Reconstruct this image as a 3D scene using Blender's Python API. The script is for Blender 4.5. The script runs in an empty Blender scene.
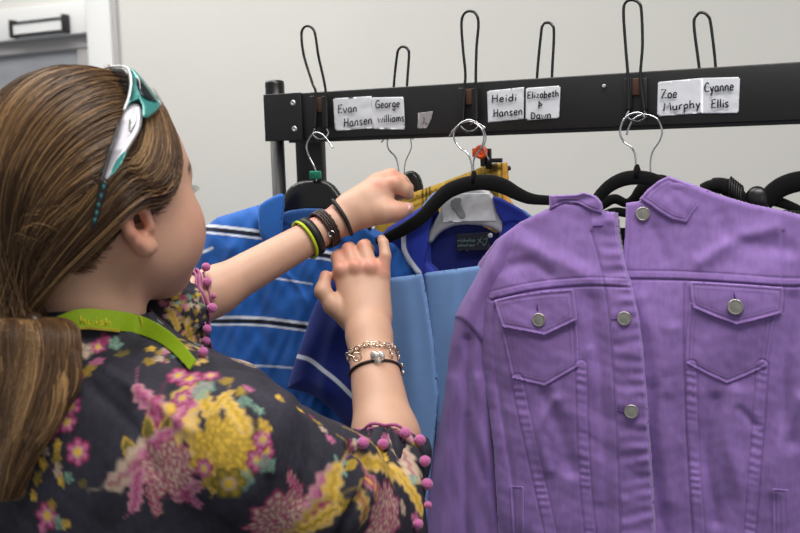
import bpy, math
import numpy as np
from mathutils import Vector, Matrix
C = bpy.context.scene.collection
PI = math.pi
# ------------------------------------------------------------------ camera
F_PX = 1000.0
YAW, PITCH, ROLL = math.radians(26), math.radians(6.5), math.radians(-1.75)
CAM = np.array([0.0, 0.0, 1.55])
_f = np.array([-math.sin(YAW)*math.cos(PITCH), math.cos(YAW)*math.cos(PITCH), -math.sin(PITCH)])
_r = np.array([math.cos(YAW), math.sin(YAW), 0.0])
_u = np.cross(_r, _f)
RT = math.cos(ROLL)*_r + math.sin(ROLL)*_u
UP = -math.sin(ROLL)*_r + math.cos(ROLL)*_u
FW = _f
cam = bpy.data.cameras.new('camera'); co = bpy.data.objects.new('camera', cam); C.objects.link(co)
co.matrix_world = Matrix(((RT[0], UP[0], -FW[0], CAM[0]), (RT[1], UP[1], -FW[1], CAM[1]), (RT[2], UP[2], -FW[2], CAM[2]), (0, 0, 0, 1)))
cam.sensor_width = 36; cam.lens = 45; cam.clip_start = .02
cam.dof.use_dof = True; cam.dof.focus_distance = 1.2; cam.dof.aperture_fstop = 6.3
bpy.context.scene.camera = co
# ------------------------------------------------------------------ world, lights, exposure
wd = bpy.data.worlds.new('world'); bpy.context.scene.world = wd; wd.use_nodes = True
wd.node_tree.nodes['Background'].inputs[0].default_value = (.93, .97, 1.0, 1)
wd.node_tree.nodes['Background'].inputs[1].default_value = .37
def area(name, loc, target, sx, sy, power, col):
    l = bpy.data.lights.new(name, 'AREA'); l.shape = 'RECTANGLE'; l.size = sx; l.size_y = sy; l.energy = power; l.color = col
    o = bpy.data.objects.new(name, l); C.objects.link(o); o.location = loc
    o.rotation_euler = (Vector(target)-Vector(loc)).to_track_quat('-Z', 'Y').to_euler()
area('ceiling_light_near', (.15, .55, 2.6), (.05, .75, 0), 1.2, .4, 22, (1, .97, .93))
area('ceiling_light_back', (-1.45, 1.25, 2.6), (-1.4, 1.4, 0), 2.2, .6, 31, (1, .98, .95))
area('front_fill_light', (1.9, -1.2, 2.0), (-.3, 1.3, 1.3), 1.5, 1.2, 5, (.93, .97, 1.0))  # unseen fill lamp, added to lighten the front of the scene
vs = bpy.context.scene.view_settings
vs.view_transform = 'Standard'; vs.look = 'None'; vs.gamma = 1; vs.exposure = 0.0; vs.use_curve_mapping = False
# ------------------------------------------------------------------ coordinates
def rays(px, py):
    px = np.asarray(px, float); py = np.asarray(py, float)
    return FW + ((px-400)/F_PX)[..., None]*RT - ((py-266.5)/F_PX)[..., None]*UP
def W(px, py, y):            # the point seen there, on a plane parallel to the back wall
    d = rays(px, py); t = np.asarray(y, float)/d[..., 1]
    return CAM + d*t[..., None]
def D(px, py, dep):          # the point seen there, at a distance along the view
    return CAM + rays(px, py)*np.asarray(dep, float)[..., None]
def proj(P):
    q = P-CAM; z = q@FW
    return 400+F_PX*(q@RT)/z, 266.5-F_PX*(q@UP)/z
# ------------------------------------------------------------------ materials
def s2l(c):
    return tuple(((v/255)/12.92 if v/255 <= .04045 else ((v/255+.055)/1.055)**2.4) for v in c)
def mat(name, rgb, rough=.6, metal=0, sheen=0, noise=None, bump=None, attr=False, sss=0, stretch=None, coat=0, spec=.5, alpha=1, trans=0):
    m = bpy.data.materials.new(name); m.use_nodes = True; nt = m.node_tree; b = nt.nodes['Principled BSDF']
    lc = s2l(rgb)
    b.inputs['Base Color'].default_value = (*lc, 1); b.inputs['Roughness'].default_value = rough; b.inputs['Metallic'].default_value = metal
    b.inputs['Specular IOR Level'].default_value = spec
    if sheen: b.inputs['Sheen Weight'].default_value = sheen; b.inputs['Sheen Roughness'].default_value = .5
    if coat: b.inputs['Coat Weight'].default_value = coat; b.inputs['Coat Roughness'].default_value = .1
    if sss:
        b.inputs['Subsurface Weight'].default_value = sss; b.inputs['Subsurface Radius'].default_value = (1, .35, .2); b.inputs['Subsurface Scale'].default_value = .006
    if alpha < 1: b.inputs['Alpha'].default_value = alpha
    if trans: b.inputs['Transmission Weight'].default_value = trans
    tc = nt.nodes.new('ShaderNodeTexCoord'); mp = nt.nodes.new('ShaderNodeMapping'); nt.links.new(tc.outputs['Object'], mp.inputs[0])
    if stretch: mp.inputs['Scale'].default_value = stretch
    src = None
    if attr:
        at = nt.nodes.new('ShaderNodeAttribute'); at.attribute_name = 'Col'; src = at.outputs['Color']
    if noise:
        n = nt.nodes.new('ShaderNodeTexNoise'); n.inputs['Scale'].default_value = noise[0]; n.inputs['Detail'].default_value = 4
        nt.links.new(mp.outputs[0], n.inputs['Vector'])
        mr = nt.nodes.new('ShaderNodeMapRange'); mr.inputs[1].default_value = .3; mr.inputs[2].default_value = .7
        mr.inputs[3].default_value = 1-noise[1]; mr.inputs[4].default_value = 1+noise[1]; nt.links.new(n.outputs[0], mr.inputs[0])
        mx = nt.nodes.new('ShaderNodeVectorMath'); mx.operation = 'SCALE'
        if src: nt.links.new(src, mx.inputs[0])
        else: mx.inputs[0].default_value = lc
        nt.links.new(mr.outputs[0], mx.inputs['Scale']); src = mx.outputs[0]
    if src: nt.links.new(src, b.inputs['Base Color'])
    if bump:
        n = nt.nodes.new('ShaderNodeTexNoise'); n.inputs['Scale'].default_value = bump[0]; n.inputs['Detail'].default_value = 3
        nt.links.new(mp.outputs[0], n.inputs['Vector'])
        bp = nt.nodes.new('ShaderNodeBump'); bp.inputs['Strength'].default_value = bump[1]; bp.inputs['Distance'].default_value = bump[2] if len(bump) > 2 else .001
        nt.links.new(n.outputs[0], bp.inputs['Height']); nt.links.new(bp.outputs[0], b.inputs['Normal'])
    return m
M = dict(
 wall=mat('wall_paint', (214, 212, 207), .85, noise=(3, .015)),
 casing=mat('white_gloss_paint', (226, 226, 225), .4),
 trimgrey=mat('grey_door_trim', (176, 172, 172), .5),
 glass=mat('dull_door_glass', (158, 160, 165), .4, noise=(4, .3), stretch=(.4, 1, 3)),
 floor=mat('grey_carpet', (96, 98, 104), .95, noise=(60, .2)),
 ceil=mat('ceiling_tile', (225, 225, 222), .9, noise=(30, .03)),
 black=mat('black_powder_coat', (27, 27, 28), .42, noise=(35, .15), bump=(300, .1)),
 blackg=mat('black_plastic', (22, 22, 23), .32),
 velvet=mat('black_velvet', (9, 9, 10), .9, sheen=.12, spec=.15),
 wire=mat('black_dipped_wire', (18, 18, 18), .25, coat=.4),
 rust=mat('rust', (78, 48, 36), .7),
 chrome=mat('steel_wire', (205, 208, 212), .18, metal=1),
 screw=mat('zinc', (190, 192, 190), .35, metal=.7),
 paper=mat('white_paper', (214, 216, 222), .8, noise=(90, .02), bump=(50, .2, .002)),
 scrap=mat('torn_grey_paper', (150, 146, 147), .8, noise=(60, .1)),
 ink=mat('black_marker_ink', (24, 24, 28), .6),
 denim=mat('lilac_denim', (150, 112, 180), .82, sheen=.25, noise=(200, .05), bump=(900, .4, .0006), attr=True, stretch=(1.6, 1, .5), spec=.25),
 button=mat('brushed_pewter_button', (172, 168, 160), .32, metal=.9, noise=(200, .1)),
 polo=mat('blue_jersey', (33, 92, 178), .7, sheen=.1, noise=(120, .05), bump=(700, .25, .0005), attr=True, spec=.3),
 royal=mat('royal_blue_cotton', (26, 46, 130), .65, sheen=.1, noise=(90, .05), bump=(700, .2, .0005), attr=True, spec=.3),
 sky=mat('pale_blue_cotton', (112, 146, 196), .75, sheen=.1, noise=(60, .03), bump=(700, .2, .0005), spec=.25),
 navy=mat('navy_neck_tape', (15, 17, 38), .8),
 lbltext=mat('green_grey_thread', (105, 140, 128), .7),
 white=mat('white_piping', (225, 228, 235), .6),
 tartan=mat('mustard_tartan', (196, 160, 70), .8, noise=(110, .08), bump=(600, .3, .0005), attr=True, spec=.2),
 greyplastic=mat('pale_grey_plastic', (176, 178, 182), .35),
 sticker=mat('shiny_white_sticker', (214, 216, 220), .16, noise=(25, .12), bump=(28, .5, .004)),
 smudge=mat('grey_worn_patch', (136, 138, 142), .3),
 orange=mat('orange_size_tag', (226, 84, 30), .4),
 green=mat('green_size_tag', (18, 120, 92), .35),
 skin=mat('skin', (214, 168, 146), .5, attr=True, sss=.12, noise=(45, .035), bump=(260, .12, .0008)),
 nail=mat('fingernail', (205, 150, 150), .22),
 eye=mat('eye_white', (225, 222, 218), .15),
 lash=mat('dark_lash', (28, 20, 17), .6),
 blouse=mat('floral_viscose', (60, 58, 72), .75, attr=True, noise=(160, .1), bump=(420, .3, .0007), spec=.25),
 trim=mat('pink_crochet_trim', (165, 84, 130), .8, noise=(300, .15)),
 pom=mat('pink_pompom', (186, 92, 150), .95, sheen=.4, bump=(500, .8, .002)),
 hair=mat('brown_hair', (90, 62, 40), .36, attr=True, spec=.45),
 lanyard=mat('lime_lanyard', (146, 176, 18), .6, noise=(300, .06)),
 lantext=mat('yellow_print', (214, 190, 30), .6),
 lanedge=mat('gold_lanyard_edge', (170, 148, 40), .6),
 teal=mat('pearl_teal_plastic', (50, 128, 124), .3, metal=.3, coat=.3),
 silver=mat('pearl_silver_plastic', (165, 163, 170), .38, metal=.4, coat=.15),
 rim=mat('white_rim', (225, 230, 230), .3),
 lens=mat('smoked_lens', (16, 26, 30), .06, coat=.6),
 badge=mat('metal_badge', (150, 152, 150), .25, metal=.8, noise=(400, .4)),
 lime=mat('lime_rubber', (176, 196, 28), .5),
 rubber=mat('black_rubber', (20, 20, 22), .55),
 leather=mat('dark_brown_leather', (46, 28, 22), .5, noise=(300, .4), bump=(300, .6)),
 cord=mat('braided_brown_cord', (40, 28, 26), .6, bump=(700, .8)),
 gold=mat('pale_gold_chain', (228, 214, 194), .16, metal=1),
 crystal=mat('pale_crystal', (225, 220, 212), .06, metal=.5, coat=1),
 jeans=mat('dark_jeans', (34, 40, 66), .8, noise=(80, .1)),
)
# ------------------------------------------------------------------ mesh helpers
def link(name, V, Fs, m, parent=None, smooth=True, col=None):
    me = bpy.data.meshes.new(name)
    V = np.asarray(V, np.float32)
    if isinstance(Fs, np.ndarray):
        k = Fs.shape[1]; n = len(Fs)
        me.vertices.add(len(V)); me.vertices.foreach_set('co', V.ravel())
        me.loops.add(n*k); me.loops.foreach_set('vertex_index', Fs.ravel().astype(np.int32))
        me.polygons.add(n); me.polygons.foreach_set('loop_start', np.arange(0, n*k, k, dtype=np.int32))
        me.polygons.foreach_set('loop_total', np.full(n, k, np.int32))
        me.update(calc_edges=True)
    else:
        me.from_pydata(V.tolist(), [], Fs)
    if smooth: me.polygons.foreach_set('use_smooth', np.ones(len(me.polygons), bool))
    me.validate(); me.update()
    if col is not None:
        a = me.color_attributes.new('Col', 'FLOAT_COLOR', 'POINT')
        c = np.ones((len(V), 4), np.float32); c[:, :3] = col
        a.data.foreach_set('color', c.ravel())
    me.materials.append(M[m] if isinstance(m, str) else m)
    o = bpy.data.objects.new(name, me); C.objects.link(o)
    if parent is not None:
        o.parent = parent
        o.matrix_parent_inverse = parent_inv(parent)
    return o
def parent_inv(p):           # meshes are built in world coordinates; only the Empties carry a location
    return Matrix.Translation(p.location).inverted() if p.type == 'EMPTY' else Matrix.Identity(4)
def tag(o, label=None, cat=None, group=None, kind=None):
    if label: o['label'] = label
    if cat: o['category'] = cat
    if group: o['group'] = group
    if kind: o['kind'] = kind
    return o
def thing(name, loc, label, cat, group=None):
    o = bpy.data.objects.new(name, None); C.objects.link(o); o.location = [float(v) for v in loc]; o.empty_display_size = .02
    return tag(o, label, cat, group)
def crv(pts, n=8):           # Catmull-Rom through points
    P = np.asarray(pts, float)
    if len(P) < 3: return P
    Q = np.vstack([2*P[0]-P[1], P, 2*P[-1]-P[-2]]); out = []
    for i in range(len(P)-1):
        p0, p1, p2, p3 = Q[i:i+4]
        for t in np.arange(n)/n:
            out.append(.5*((2*p1)+(-p0+p2)*t+(2*p0-5*p1+4*p2-p3)*t*t+(-p0+3*p1-3*p2+p3)*t**3))
    out.append(P[-1]); return np.array(out)
class MB:
    def __init__(s): s.V = []; s.F = []; s.n = 0; s.col = []
    def add(s, V, F, col=None):
        V = np.asarray(V, float); s.V.append(V); s.F += [tuple(int(i)+s.n for i in f) for f in F]; s.n += len(V)
        s.col.append(np.tile(col if col is not None else (1, 1, 1), (len(V), 1)))
        return s
    def build(s, name, m, parent=None, smooth=True, usecol=False):
        return link(name, np.vstack(s.V), s.F, m, parent, smooth, np.vstack(s.col) if usecol else None)
    def tube(s, P, r, seg=8, closed=False, flat=None, up=None, caps=True, col=None):
        # r: scalar or per point; flat=(across, along-up) factors; up: reference direction
        P = np.asarray(P, float); n = len(P); r = np.broadcast_to(r, (n,)).astype(float)
        T = np.roll(P, -1, 0)-np.roll(P, 1, 0)
        if not closed: T[0] = P[1]-P[0]; T[-1] = P[-1]-P[-2]
        T /= np.linalg.norm(T, axis=1)[:, None]+1e-12
        ref = np.array(up if up is not None else (0.12, -1, .07), float); V = []
        a = np.arange(seg)*2*PI/seg+ (PI/4 if seg == 4 else 0)
        fa, fb = flat or (1, 1)
        for i in range(n):
            B = np.cross(T[i], ref); B /= np.linalg.norm(B)+1e-12; N = np.cross(B, T[i])
            if up is None: ref = N
            V.append(P[i]+r[i]*(fa*np.cos(a)[:, None]*B+fb*np.sin(a)[:, None]*N))
        F = []
        for i in range(n if closed else n-1):
            j = (i+1) % n
            for k in range(seg):
                l = (k+1) % seg; F.append((i*seg+k, i*seg+l, j*seg+l, j*seg+k))
        if caps and not closed:
            F.append(tuple(range(seg))[::-1]); F.append(tuple((n-1)*seg+k for k in range(seg)))
        return s.add(np.vstack(V), F, col)
    def box(s, lo, hi, b=0.0):
        lo = np.array(lo, float); hi = np.array(hi, float)
        if b <= 0:
            V = [[(lo, hi)[i][0], (lo, hi)[j][1], (lo, hi)[k][2]] for i in (0, 1) for j in (0, 1) for k in (0, 1)]
            F = [(0, 1, 3, 2), (4, 6, 7, 5), (0, 4, 5, 1), (2, 3, 7, 6), (0, 2, 6, 4), (1, 5, 7, 3)]
            return s.add(V, F)
        import bmesh
        bm = bmesh.new(); bmesh.ops.create_cube(bm, size=1)
        for v in bm.verts: v.co = Vector(((lo+hi)/2)) + Vector([v.co[i]*(hi-lo)[i] for i in range(3)])
        bmesh.ops.bevel(bm, geom=bm.edges[:], offset=b, segments=2, affect='EDGES', profile=.5)
        bm.verts.ensure_lookup_table()
        s.add([v.co[:] for v in bm.verts], [[v.index for v in f.verts] for f in bm.faces]); bm.free(); return s
    def ell(s, c, r, R=np.eye(3), nu=16, nv=10, col=None):
        V = []
        for i in range(nv+1):
            th = PI*i/nv
            for j in range(nu):
                ph = 2*PI*j/nu; V.append((math.sin(th)*math.cos(ph), math.sin(th)*math.sin(ph), math.cos(th)))
        V = (np.array(V)*np.array(r))@np.asarray(R).T+np.array(c)
        F = [(i*nu+j, (i+1)*nu+j, (i+1)*nu+(j+1) % nu, i*nu+(j+1) % nu) for i in range(nv) for j in range(nu)]
        return s.add(V, F, col)
    def lathe(s, c, axis, prof, seg=24):   # prof: list of (radius, along axis)
        ax = np.array(axis, float); ax /= np.linalg.norm(ax)
        a = np.cross(ax, (0, .3, 1)); a /= np.linalg.norm(a); b = np.cross(ax, a)
        t = np.arange(seg)*2*PI/seg; V = []
        for r, h in prof: V.append(np.array(c)+ax*h+r*(np.cos(t)[:, None]*a+np.sin(t)[:, None]*b))
        F = [(i*seg+k, i*seg+(k+1) % seg, (i+1)*seg+(k+1) % seg, (i+1)*seg+k) for i in range(len(prof)-1) for k in range(seg)]
        F.append(tuple(range(seg))[::-1]); F.append(tuple((len(prof)-1)*seg+k for k in range(seg)))
        return s.add(np.vstack(V), F)
_cache = {}
def nz(P, freq, seed, n=9):       # smooth pseudo-noise, about -1..1
    rs = np.random.RandomState(seed); out = 0
    for i in range(n):
        d = rs.normal(size=P.shape[-1]); d /= np.linalg.norm(d); f = freq*rs.uniform(.6, 1.7)
        out = out + np.sin(P@d*f*2*PI+rs.uniform(0, 6.28)+1.5*np.sin((P@np.roll(d, 1))*f*2.1+rs.uniform(0, 6)))
    return out/(n**.5)*.9
def pd(PX, PY, path):            # distance to a polyline, arc length, sign of side
    path = np.asarray(path, float); best = np.full(PX.shape, 1e9); S = np.zeros(PX.shape); SG = np.ones(PX.shape); s0 = 0
    for a, b in zip(path[:-1], path[1:]):
        v = b-a; L = math.hypot(*v)+1e-9
        t = np.clip(((PX-a[0])*v[0]+(PY-a[1])*v[1])/L/L, 0, 1)
        dx = PX-a[0]-t*v[0]; dy = PY-a[1]-t*v[1]; d = np.hypot(dx, dy); m = d < best
        best = np.where(m, d, best); S = np.where(m, s0+t*L, S); SG = np.where(m, np.sign(v[0]*dy-v[1]*dx), SG); s0 += L
    return best, S, SG
def fold(PX, PY, path, w, a, n=6):
    d, s, g = pd(PX, PY, crv(path, n)); return a*np.exp(-(d/w)**2)
def inside(PX, PY, poly):
    r = np.zeros(PX.shape, bool); n = len(poly); j = n-1
    for i in range(n):
        xi, yi = poly[i]; xj, yj = poly[j]
        if yi != yj:
            c = ((yi > PY) != (yj > PY)) & (PX < (xj-xi)*(PY-yi)/(yj-yi)+xi); r ^= c
        j = i
    return r
def chaikin(poly, it=2):
    P = np.asarray(poly, float)
    for _ in range(it):
        Q = np.roll(P, -1, 0); P = np.stack([.75*P+.25*Q, .25*P+.75*Q], 1).reshape(-1, 2)
    return P
def ss(a, b, x):
    t = np.clip((x-a)/(b-a), 0, 1); return t*t*(3-2*t)
def panel(name, poly, y0, m, parent=None, h=None, step=1.5, puff=(0, 1), thick=.0015, col=None, soft=0, at=W, depth_thick=None):
    """a piece of cloth or card: outline, relief towards the viewer (h), rounded edge (puff) and real thickness behind it"""
    poly = np.asarray(poly, float)
    if soft: poly = chaikin(poly, soft)
    x0, yy0 = poly.min(0)-step; x1, yy1 = poly.max(0)+step
    nx = int((x1-x0)/step)+2; ny = int((yy1-yy0)/step)+2
    PX, PY = np.meshgrid(x0+np.arange(nx)*step, yy0+np.arange(ny)*step)
    ins = inside(PX, PY, poly)
    cell = ins[:-1, :-1] | ins[1:, :-1] | ins[:-1, 1:] | ins[1:, 1:]
    cnt = ins[:-1, :-1]*1+ins[1:, :-1]+ins[:-1, 1:]+ins[1:, 1:]
    cell = cnt >= 2
    use = np.zeros(ins.shape, bool); use[:-1, :-1] |= cell; use[1:, :-1] |= cell; use[:-1, 1:] |= cell; use[1:, 1:] |= cell
    idx = -np.ones(ins.shape, int); idx[use] = np.arange(use.sum())
    X = PX[use].copy(); Y = PY[use].copy(); I = ins[use]
    # snap to the outline
    best = np.full(X.shape, 1e9); bx = X.copy(); by = Y.copy(); Pn = np.roll(poly, -1, 0)
    for a, b in zip(poly, Pn):
        v = b-a; L2 = v@v+1e-12; t = np.clip(((X-a[0])*v[0]+(Y-a[1])*v[1])/L2, 0, 1)
        qx = a[0]+t*v[0]; qy = a[1]+t*v[1]; d = np.hypot(X-qx, Y-qy); mk = d < best
        best = np.where(mk, d, best); bx = np.where(mk, qx, bx); by = np.where(mk, qy, by)
    sn = (~I) | (best < step*.35); X[sn] = bx[sn]; Y[sn] = by[sn]; dist = np.where(sn, 0, best)
    q = np.stack([idx[:-1, :-1][cell], idx[1:, :-1][cell], idx[1:, 1:][cell], idx[:-1, 1:][cell]], 1)
    t = np.clip(dist/puff[1], 0, 1); H = puff[0]*np.sqrt(1-(1-t)**2)
    if h is not None: H = H+h(X, Y)
    y0v = y0(X, Y) if callable(y0) else np.full(X.shape, float(y0))
    sgn = 1
    Vf = at(X, Y, y0v-H); n = len(Vf)
    if at is W: off = np.array([0, 1, 0])
    else: off = FW
    if puff[0] and depth_thick is None: tb = puff[0]*.0+thick+H*.0+np.maximum(H, 0)*.9*(dist > 0)
    else: tb = np.full(n, thick)
    Vb = Vf+off*tb[:, None]
    e = np.concatenate([q[:, [0, 1]], q[:, [1, 2]], q[:, [2, 3]], q[:, [3, 0]]]); key = e[:, 0]*n+e[:, 1]; rk = e[:, 1]*n+e[:, 0]
    be = e[~np.isin(key, rk)]
    side = np.stack([be[:, 1], be[:, 0], be[:, 0]+n, be[:, 1]+n], 1)
    Fq = np.concatenate([q, q[:, ::-1]+n, side]); V = np.concatenate([Vf, Vb])
    c = None
    if col is not None:
        c = np.asarray(col(X, Y), float); c = np.concatenate([c, c])
    return link(name, V, Fq, m, parent, True, c)
def cpath(pts, y, n=8):       # smooth pixel path -> world points on wall-parallel plane(s)
    P = np.asarray(pts, float)
    if P.shape[1] == 2: P = np.column_stack([P, np.full(len(P), y)])
    Q = crv(P, n); return W(Q[:, 0], Q[:, 1], Q[:, 2])
def dpath(pts, n=8):
    Q = crv(np.asarray(pts, float), n); return D(Q[:, 0], Q[:, 1], Q[:, 2])
# ------------------------------------------------------------------ the setting
YW = 2.2
def wallpoly(name, px4, y, m, depth=.02, kind='structure', parent=None):
    P = np.array([W(a, b, y) for a, b in px4]); Q = P+np.array([0, depth, 0])
    n = len(P); F = [tuple(range(n)), tuple(range(2*n-1, n-1, -1))]+[(i, i+n, (i+1) % n+n, (i+1) % n) for i in range(n)]
    o = link(name, np.vstack([P, Q]), F, m, parent, False); 
    if kind: o['kind'] = kind
    return o
xw = float(W(120, 40, YW)[0]); xc = float(W(91, 30, YW)[0]); xe = float(W(115, 30, YW)[0])
b = MB(); b.box((xw, YW, 0), (2.6, YW+.12, 2.7)); tag(b.build('wall_back', 'wall', smooth=False), kind='structure')
b = MB(); b.box((-3.6, -1.6, -.06), (2.6, YW+.8, 0)); tag(b.build('floor', 'floor', smooth=False), kind='structure')
b = MB(); b.box((-3.6, -1.6, 2.7), (2.6, YW+.8, 2.76)); tag(b.build('ceiling', 'ceil', smooth=False), kind='structure')
b = MB(); b.box((-3.6, YW+.7, 0), (xw, YW+.8, 2.7)); tag(b.build('wall_corridor', 'wall', smooth=False), kind='structure')
b = MB(); b.box((xe, YW-.012, 0), (xw+.001, YW+.12, 2.7), .003); tag(b.build('trim_1', 'trimgrey'), kind='structure')
b = MB(); b.box((xc, YW-.02, 0), (xe, YW+.1, 2.7), .004); tag(b.build('trim_2', 'casing'), kind='structure')
# door head, frame bar and dull glass, left of the casing
zt = float(W(45, 15, YW)[2]); z1 = float(W(45, 37, YW)[2]); z2 = float(W(45, 50, YW)[2])
dl = -3.3
b = MB(); b.box((dl, YW+.0, z1), (xc, YW+.09, z1+.09), .003); tag(b.build('trim_3', 'casing'), kind='structure')
b = MB(); b.box((dl, YW+.02, z1+.09), (xc, YW+.09, 2.7), 0); tag(b.build('wall_door_head', 'wall', smooth=False), kind='structure')
door = MB(); door.box((dl, YW+.03, z2), (xc, YW+.075, z1), .003)
door.box((xc-.09, YW+.034, 0), (xc, YW+.074, z2), .003)
door.box((dl, YW+.034, 0), (dl+.09, YW+.074, z2), .003); door.box((dl, YW+.034, 0), (xc-.09, YW+.074, .25), .003)
dr = tag(door.build('door_1', 'trimgrey'), kind='structure')
g = MB(); g.box((dl+.02, YW+.05, .2), (xc-.02, YW+.058, z2+.01)); g.build('glass_pane', 'glass', dr, False)
# closer guide bracket over the door: two black ends joined by two bars, pale plate between
cl = thing('door_bracket', W(42, 27, YW-.01), 'small black ended bracket with pale plate on the white frame over the glass door', 'bracket')
zb0, zb1 = float(W(42, 34, YW)[2]), float(W(42, 20, YW)[2])
x0, x1 = float(W(17, 28, YW)[0]), float(W(69, 24, YW)[0])
b = MB(); b.box((x0, YW-.02, zb0+.002), (x1, YW, zb1-.002)); b.build('plate', 'casing', cl, False)
for xa in (x0-.004, x1-.004):
    b = MB(); b.box((xa, YW-.028, zb0-.006), (xa+.009, YW, zb1+.006), .002); b.build('end_cap', 'black', cl)
for za in (zb0-.002, zb1-.006):
    b = MB(); b.box((x0, YW-.026, za), (x1, YW, za+.0045), .001); b.build('bar', 'black', cl)
# ------------------------------------------------------------------ clothes rack
YR = 1.19
zR1 = float(W(531, 78.5, YR)[2]); zR0 = zR1-.0633
xl = float(W(268, 118, YR)[0]); xr = 1.05
rack = thing('clothes_rack', (xl, YR+.02, 0), 'black metal clothes rack with tall wire loops and taped paper name labels', 'clothes rack')
b = MB(); b.box((xl+.004, YR, zR0), (xr, YR+.022, zR1), .0015); b.build('rail', 'black', rack)
b = MB(); b.box((xl+.03, YR+.004, zR0-.004), (xr, YR+.02, zR0+.002), 0); b.build('rail_lip', 'black', rack, False)
pb0 = W(300, 135, YR)[0]
b = MB(); b.box((xl-.004, YR-.004, zR0-.001), (float(W(303, 118, YR)[0]), YR+.0, zR1+.0005), .001); b.build('end_plate', 'black', rack)
zc = float(W(270, 80, YR)[2])
b = MB(); xp = float(W(272, 112, YR+.01)[0])
b.lathe((xp, YR+.02, 0), (0, 0, 1), [(.0098, 0), (.0098, zc-.022)]); b.build('post', 'black', rack)
b = MB(); b.lathe((xp, YR+.02, zc-.022), (0, 0, 1), [(.0142, 0), (.0142, .003), (.0136, .004), (.0136, .018), (.0125, .022), (.008, .023)]); b.build('post_cap', 'blackg', rack)
xs0, xs1 = float(W(297, 160, YR+.05)[0]), float(W(323, 160, YR+.05)[0])
b = MB(); b.box((xs0, YR+.046, 0), (xs1, YR+.06, zR1-.01), .002); b.build('square_upright', 'black', rack)
b = MB(); b.lathe((xr, YR+.02, 0), (0, 0, 1), [(.0125, 0), (.0125, zc)]); b.build('post', 'black', rack)
for x in (xp, xr):
    b = MB(); b.box((x-.02, YR-.25, 0), (x+.02, YR+.35, .03), .004); b.build('foot', 'black', rack)
for px, py in ((293, 103), (294.5, 129), (604, 86)):
    b = MB(); c = W(px, py, YR-.004); rr = .0042 if px < 400 else .0022
    b.lathe(c, (0, -1, 0), [(rr, -.002), (rr, .0006), (rr*.7, .0016), (rr*.35, .0016), (rr*.3, .0004)], 20); b.build('screw', 'screw', rack)
front_loops = [
 [(315, 130), (316, 95), (312, 82), (304, 56), (301.5, 36), (303.5, 28), (308, 26), (313, 29), (315.5, 36), (318.5, 56), (324, 81), (326, 96), (326.8, 130)],
 [(463, 122), (464.3, 90), (465.4, 74), (463, 49), (461.5, 24), (464, 14), (470, 11), (476, 14), (478.5, 24), (476.5, 49), (475.8, 86), (476.5, 122)],
 [(629, 112), (628.2, 80), (625.5, 45), (623.5, 12), (626, 2), (632.5, 0), (639, 3), (641.5, 12), (642.5, 45), (640.5, 78), (644.5, 112)],
 [(872, 92), (871, 60), (868, 20), (866, -12), (870, -20), (878, -22), (884, -18), (886, -8), (886, 20), (885, 60), (888, 92)]]
for L in front_loops:
    P = [(a, b_, YR-.007) for a, b_ in L]
    b = MB(); b.tube(cpath(P, 0), .0018, 10)
    l, r_ = L[0], L[-1]; cx = (l[0]+r_[0])/2; cy = (l[1]+r_[1])/2
    ring = [(l[0], l[1]-1, YR-.007), (l[0]-1.5, cy+5, YR-.012), (cx, cy+10, YR-.02), (r_[0]+1.5, cy+5, YR-.012), (r_[0], r_[1]-1, YR-.007)]
    b.tube(cpath(ring, 0), .0018, 10)
    hk = b.build('wire_loop', 'wire', rack)
    for q in (l, r_):
        c0 = W(q[0], q[1]-2, YR); c1 = W(q[0], q[1]-34, YR)
        t = MB(); t.box((c0[0]-.0042, YR-.005, c0[2]), (c0[0]+.0042, YR+.001, c1[2]), .001); t.build('loop_channel', 'black', hk)
    t = MB(); c = W(cx, cy-26, YR); t.box((c[0]-.005, YR-.003, c[2]-.011), (c[0]+.005, YR+.001, c[2]+.009), .001); t.build('rust_patch', 'rust', hk)
YB = YR+.03
back_loops = [
 [(393.6, 120), (393.8, 87), (397, 56), (399, 49), (403, 46.5), (407.5, 49), (409, 56), (407, 87), (406.5, 120)],
 [(536, 110), (537, 77), (541, 34), (543, 25), (547, 22.5), (552, 25), (554, 34), (552, 77), (552, 110)],
 [(703, 100), (699, 66), (694, 25), (697, 15), (702, 12.5), (708, 16), (711, 26), (715.5, 66), (716, 100)]]
for L in back_loops:
    b = MB(); b.tube(cpath([(a, c_, YB) for a, c_ in L], 0), .0018, 10); b.build('wire_loop', 'wire', rack)
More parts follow.
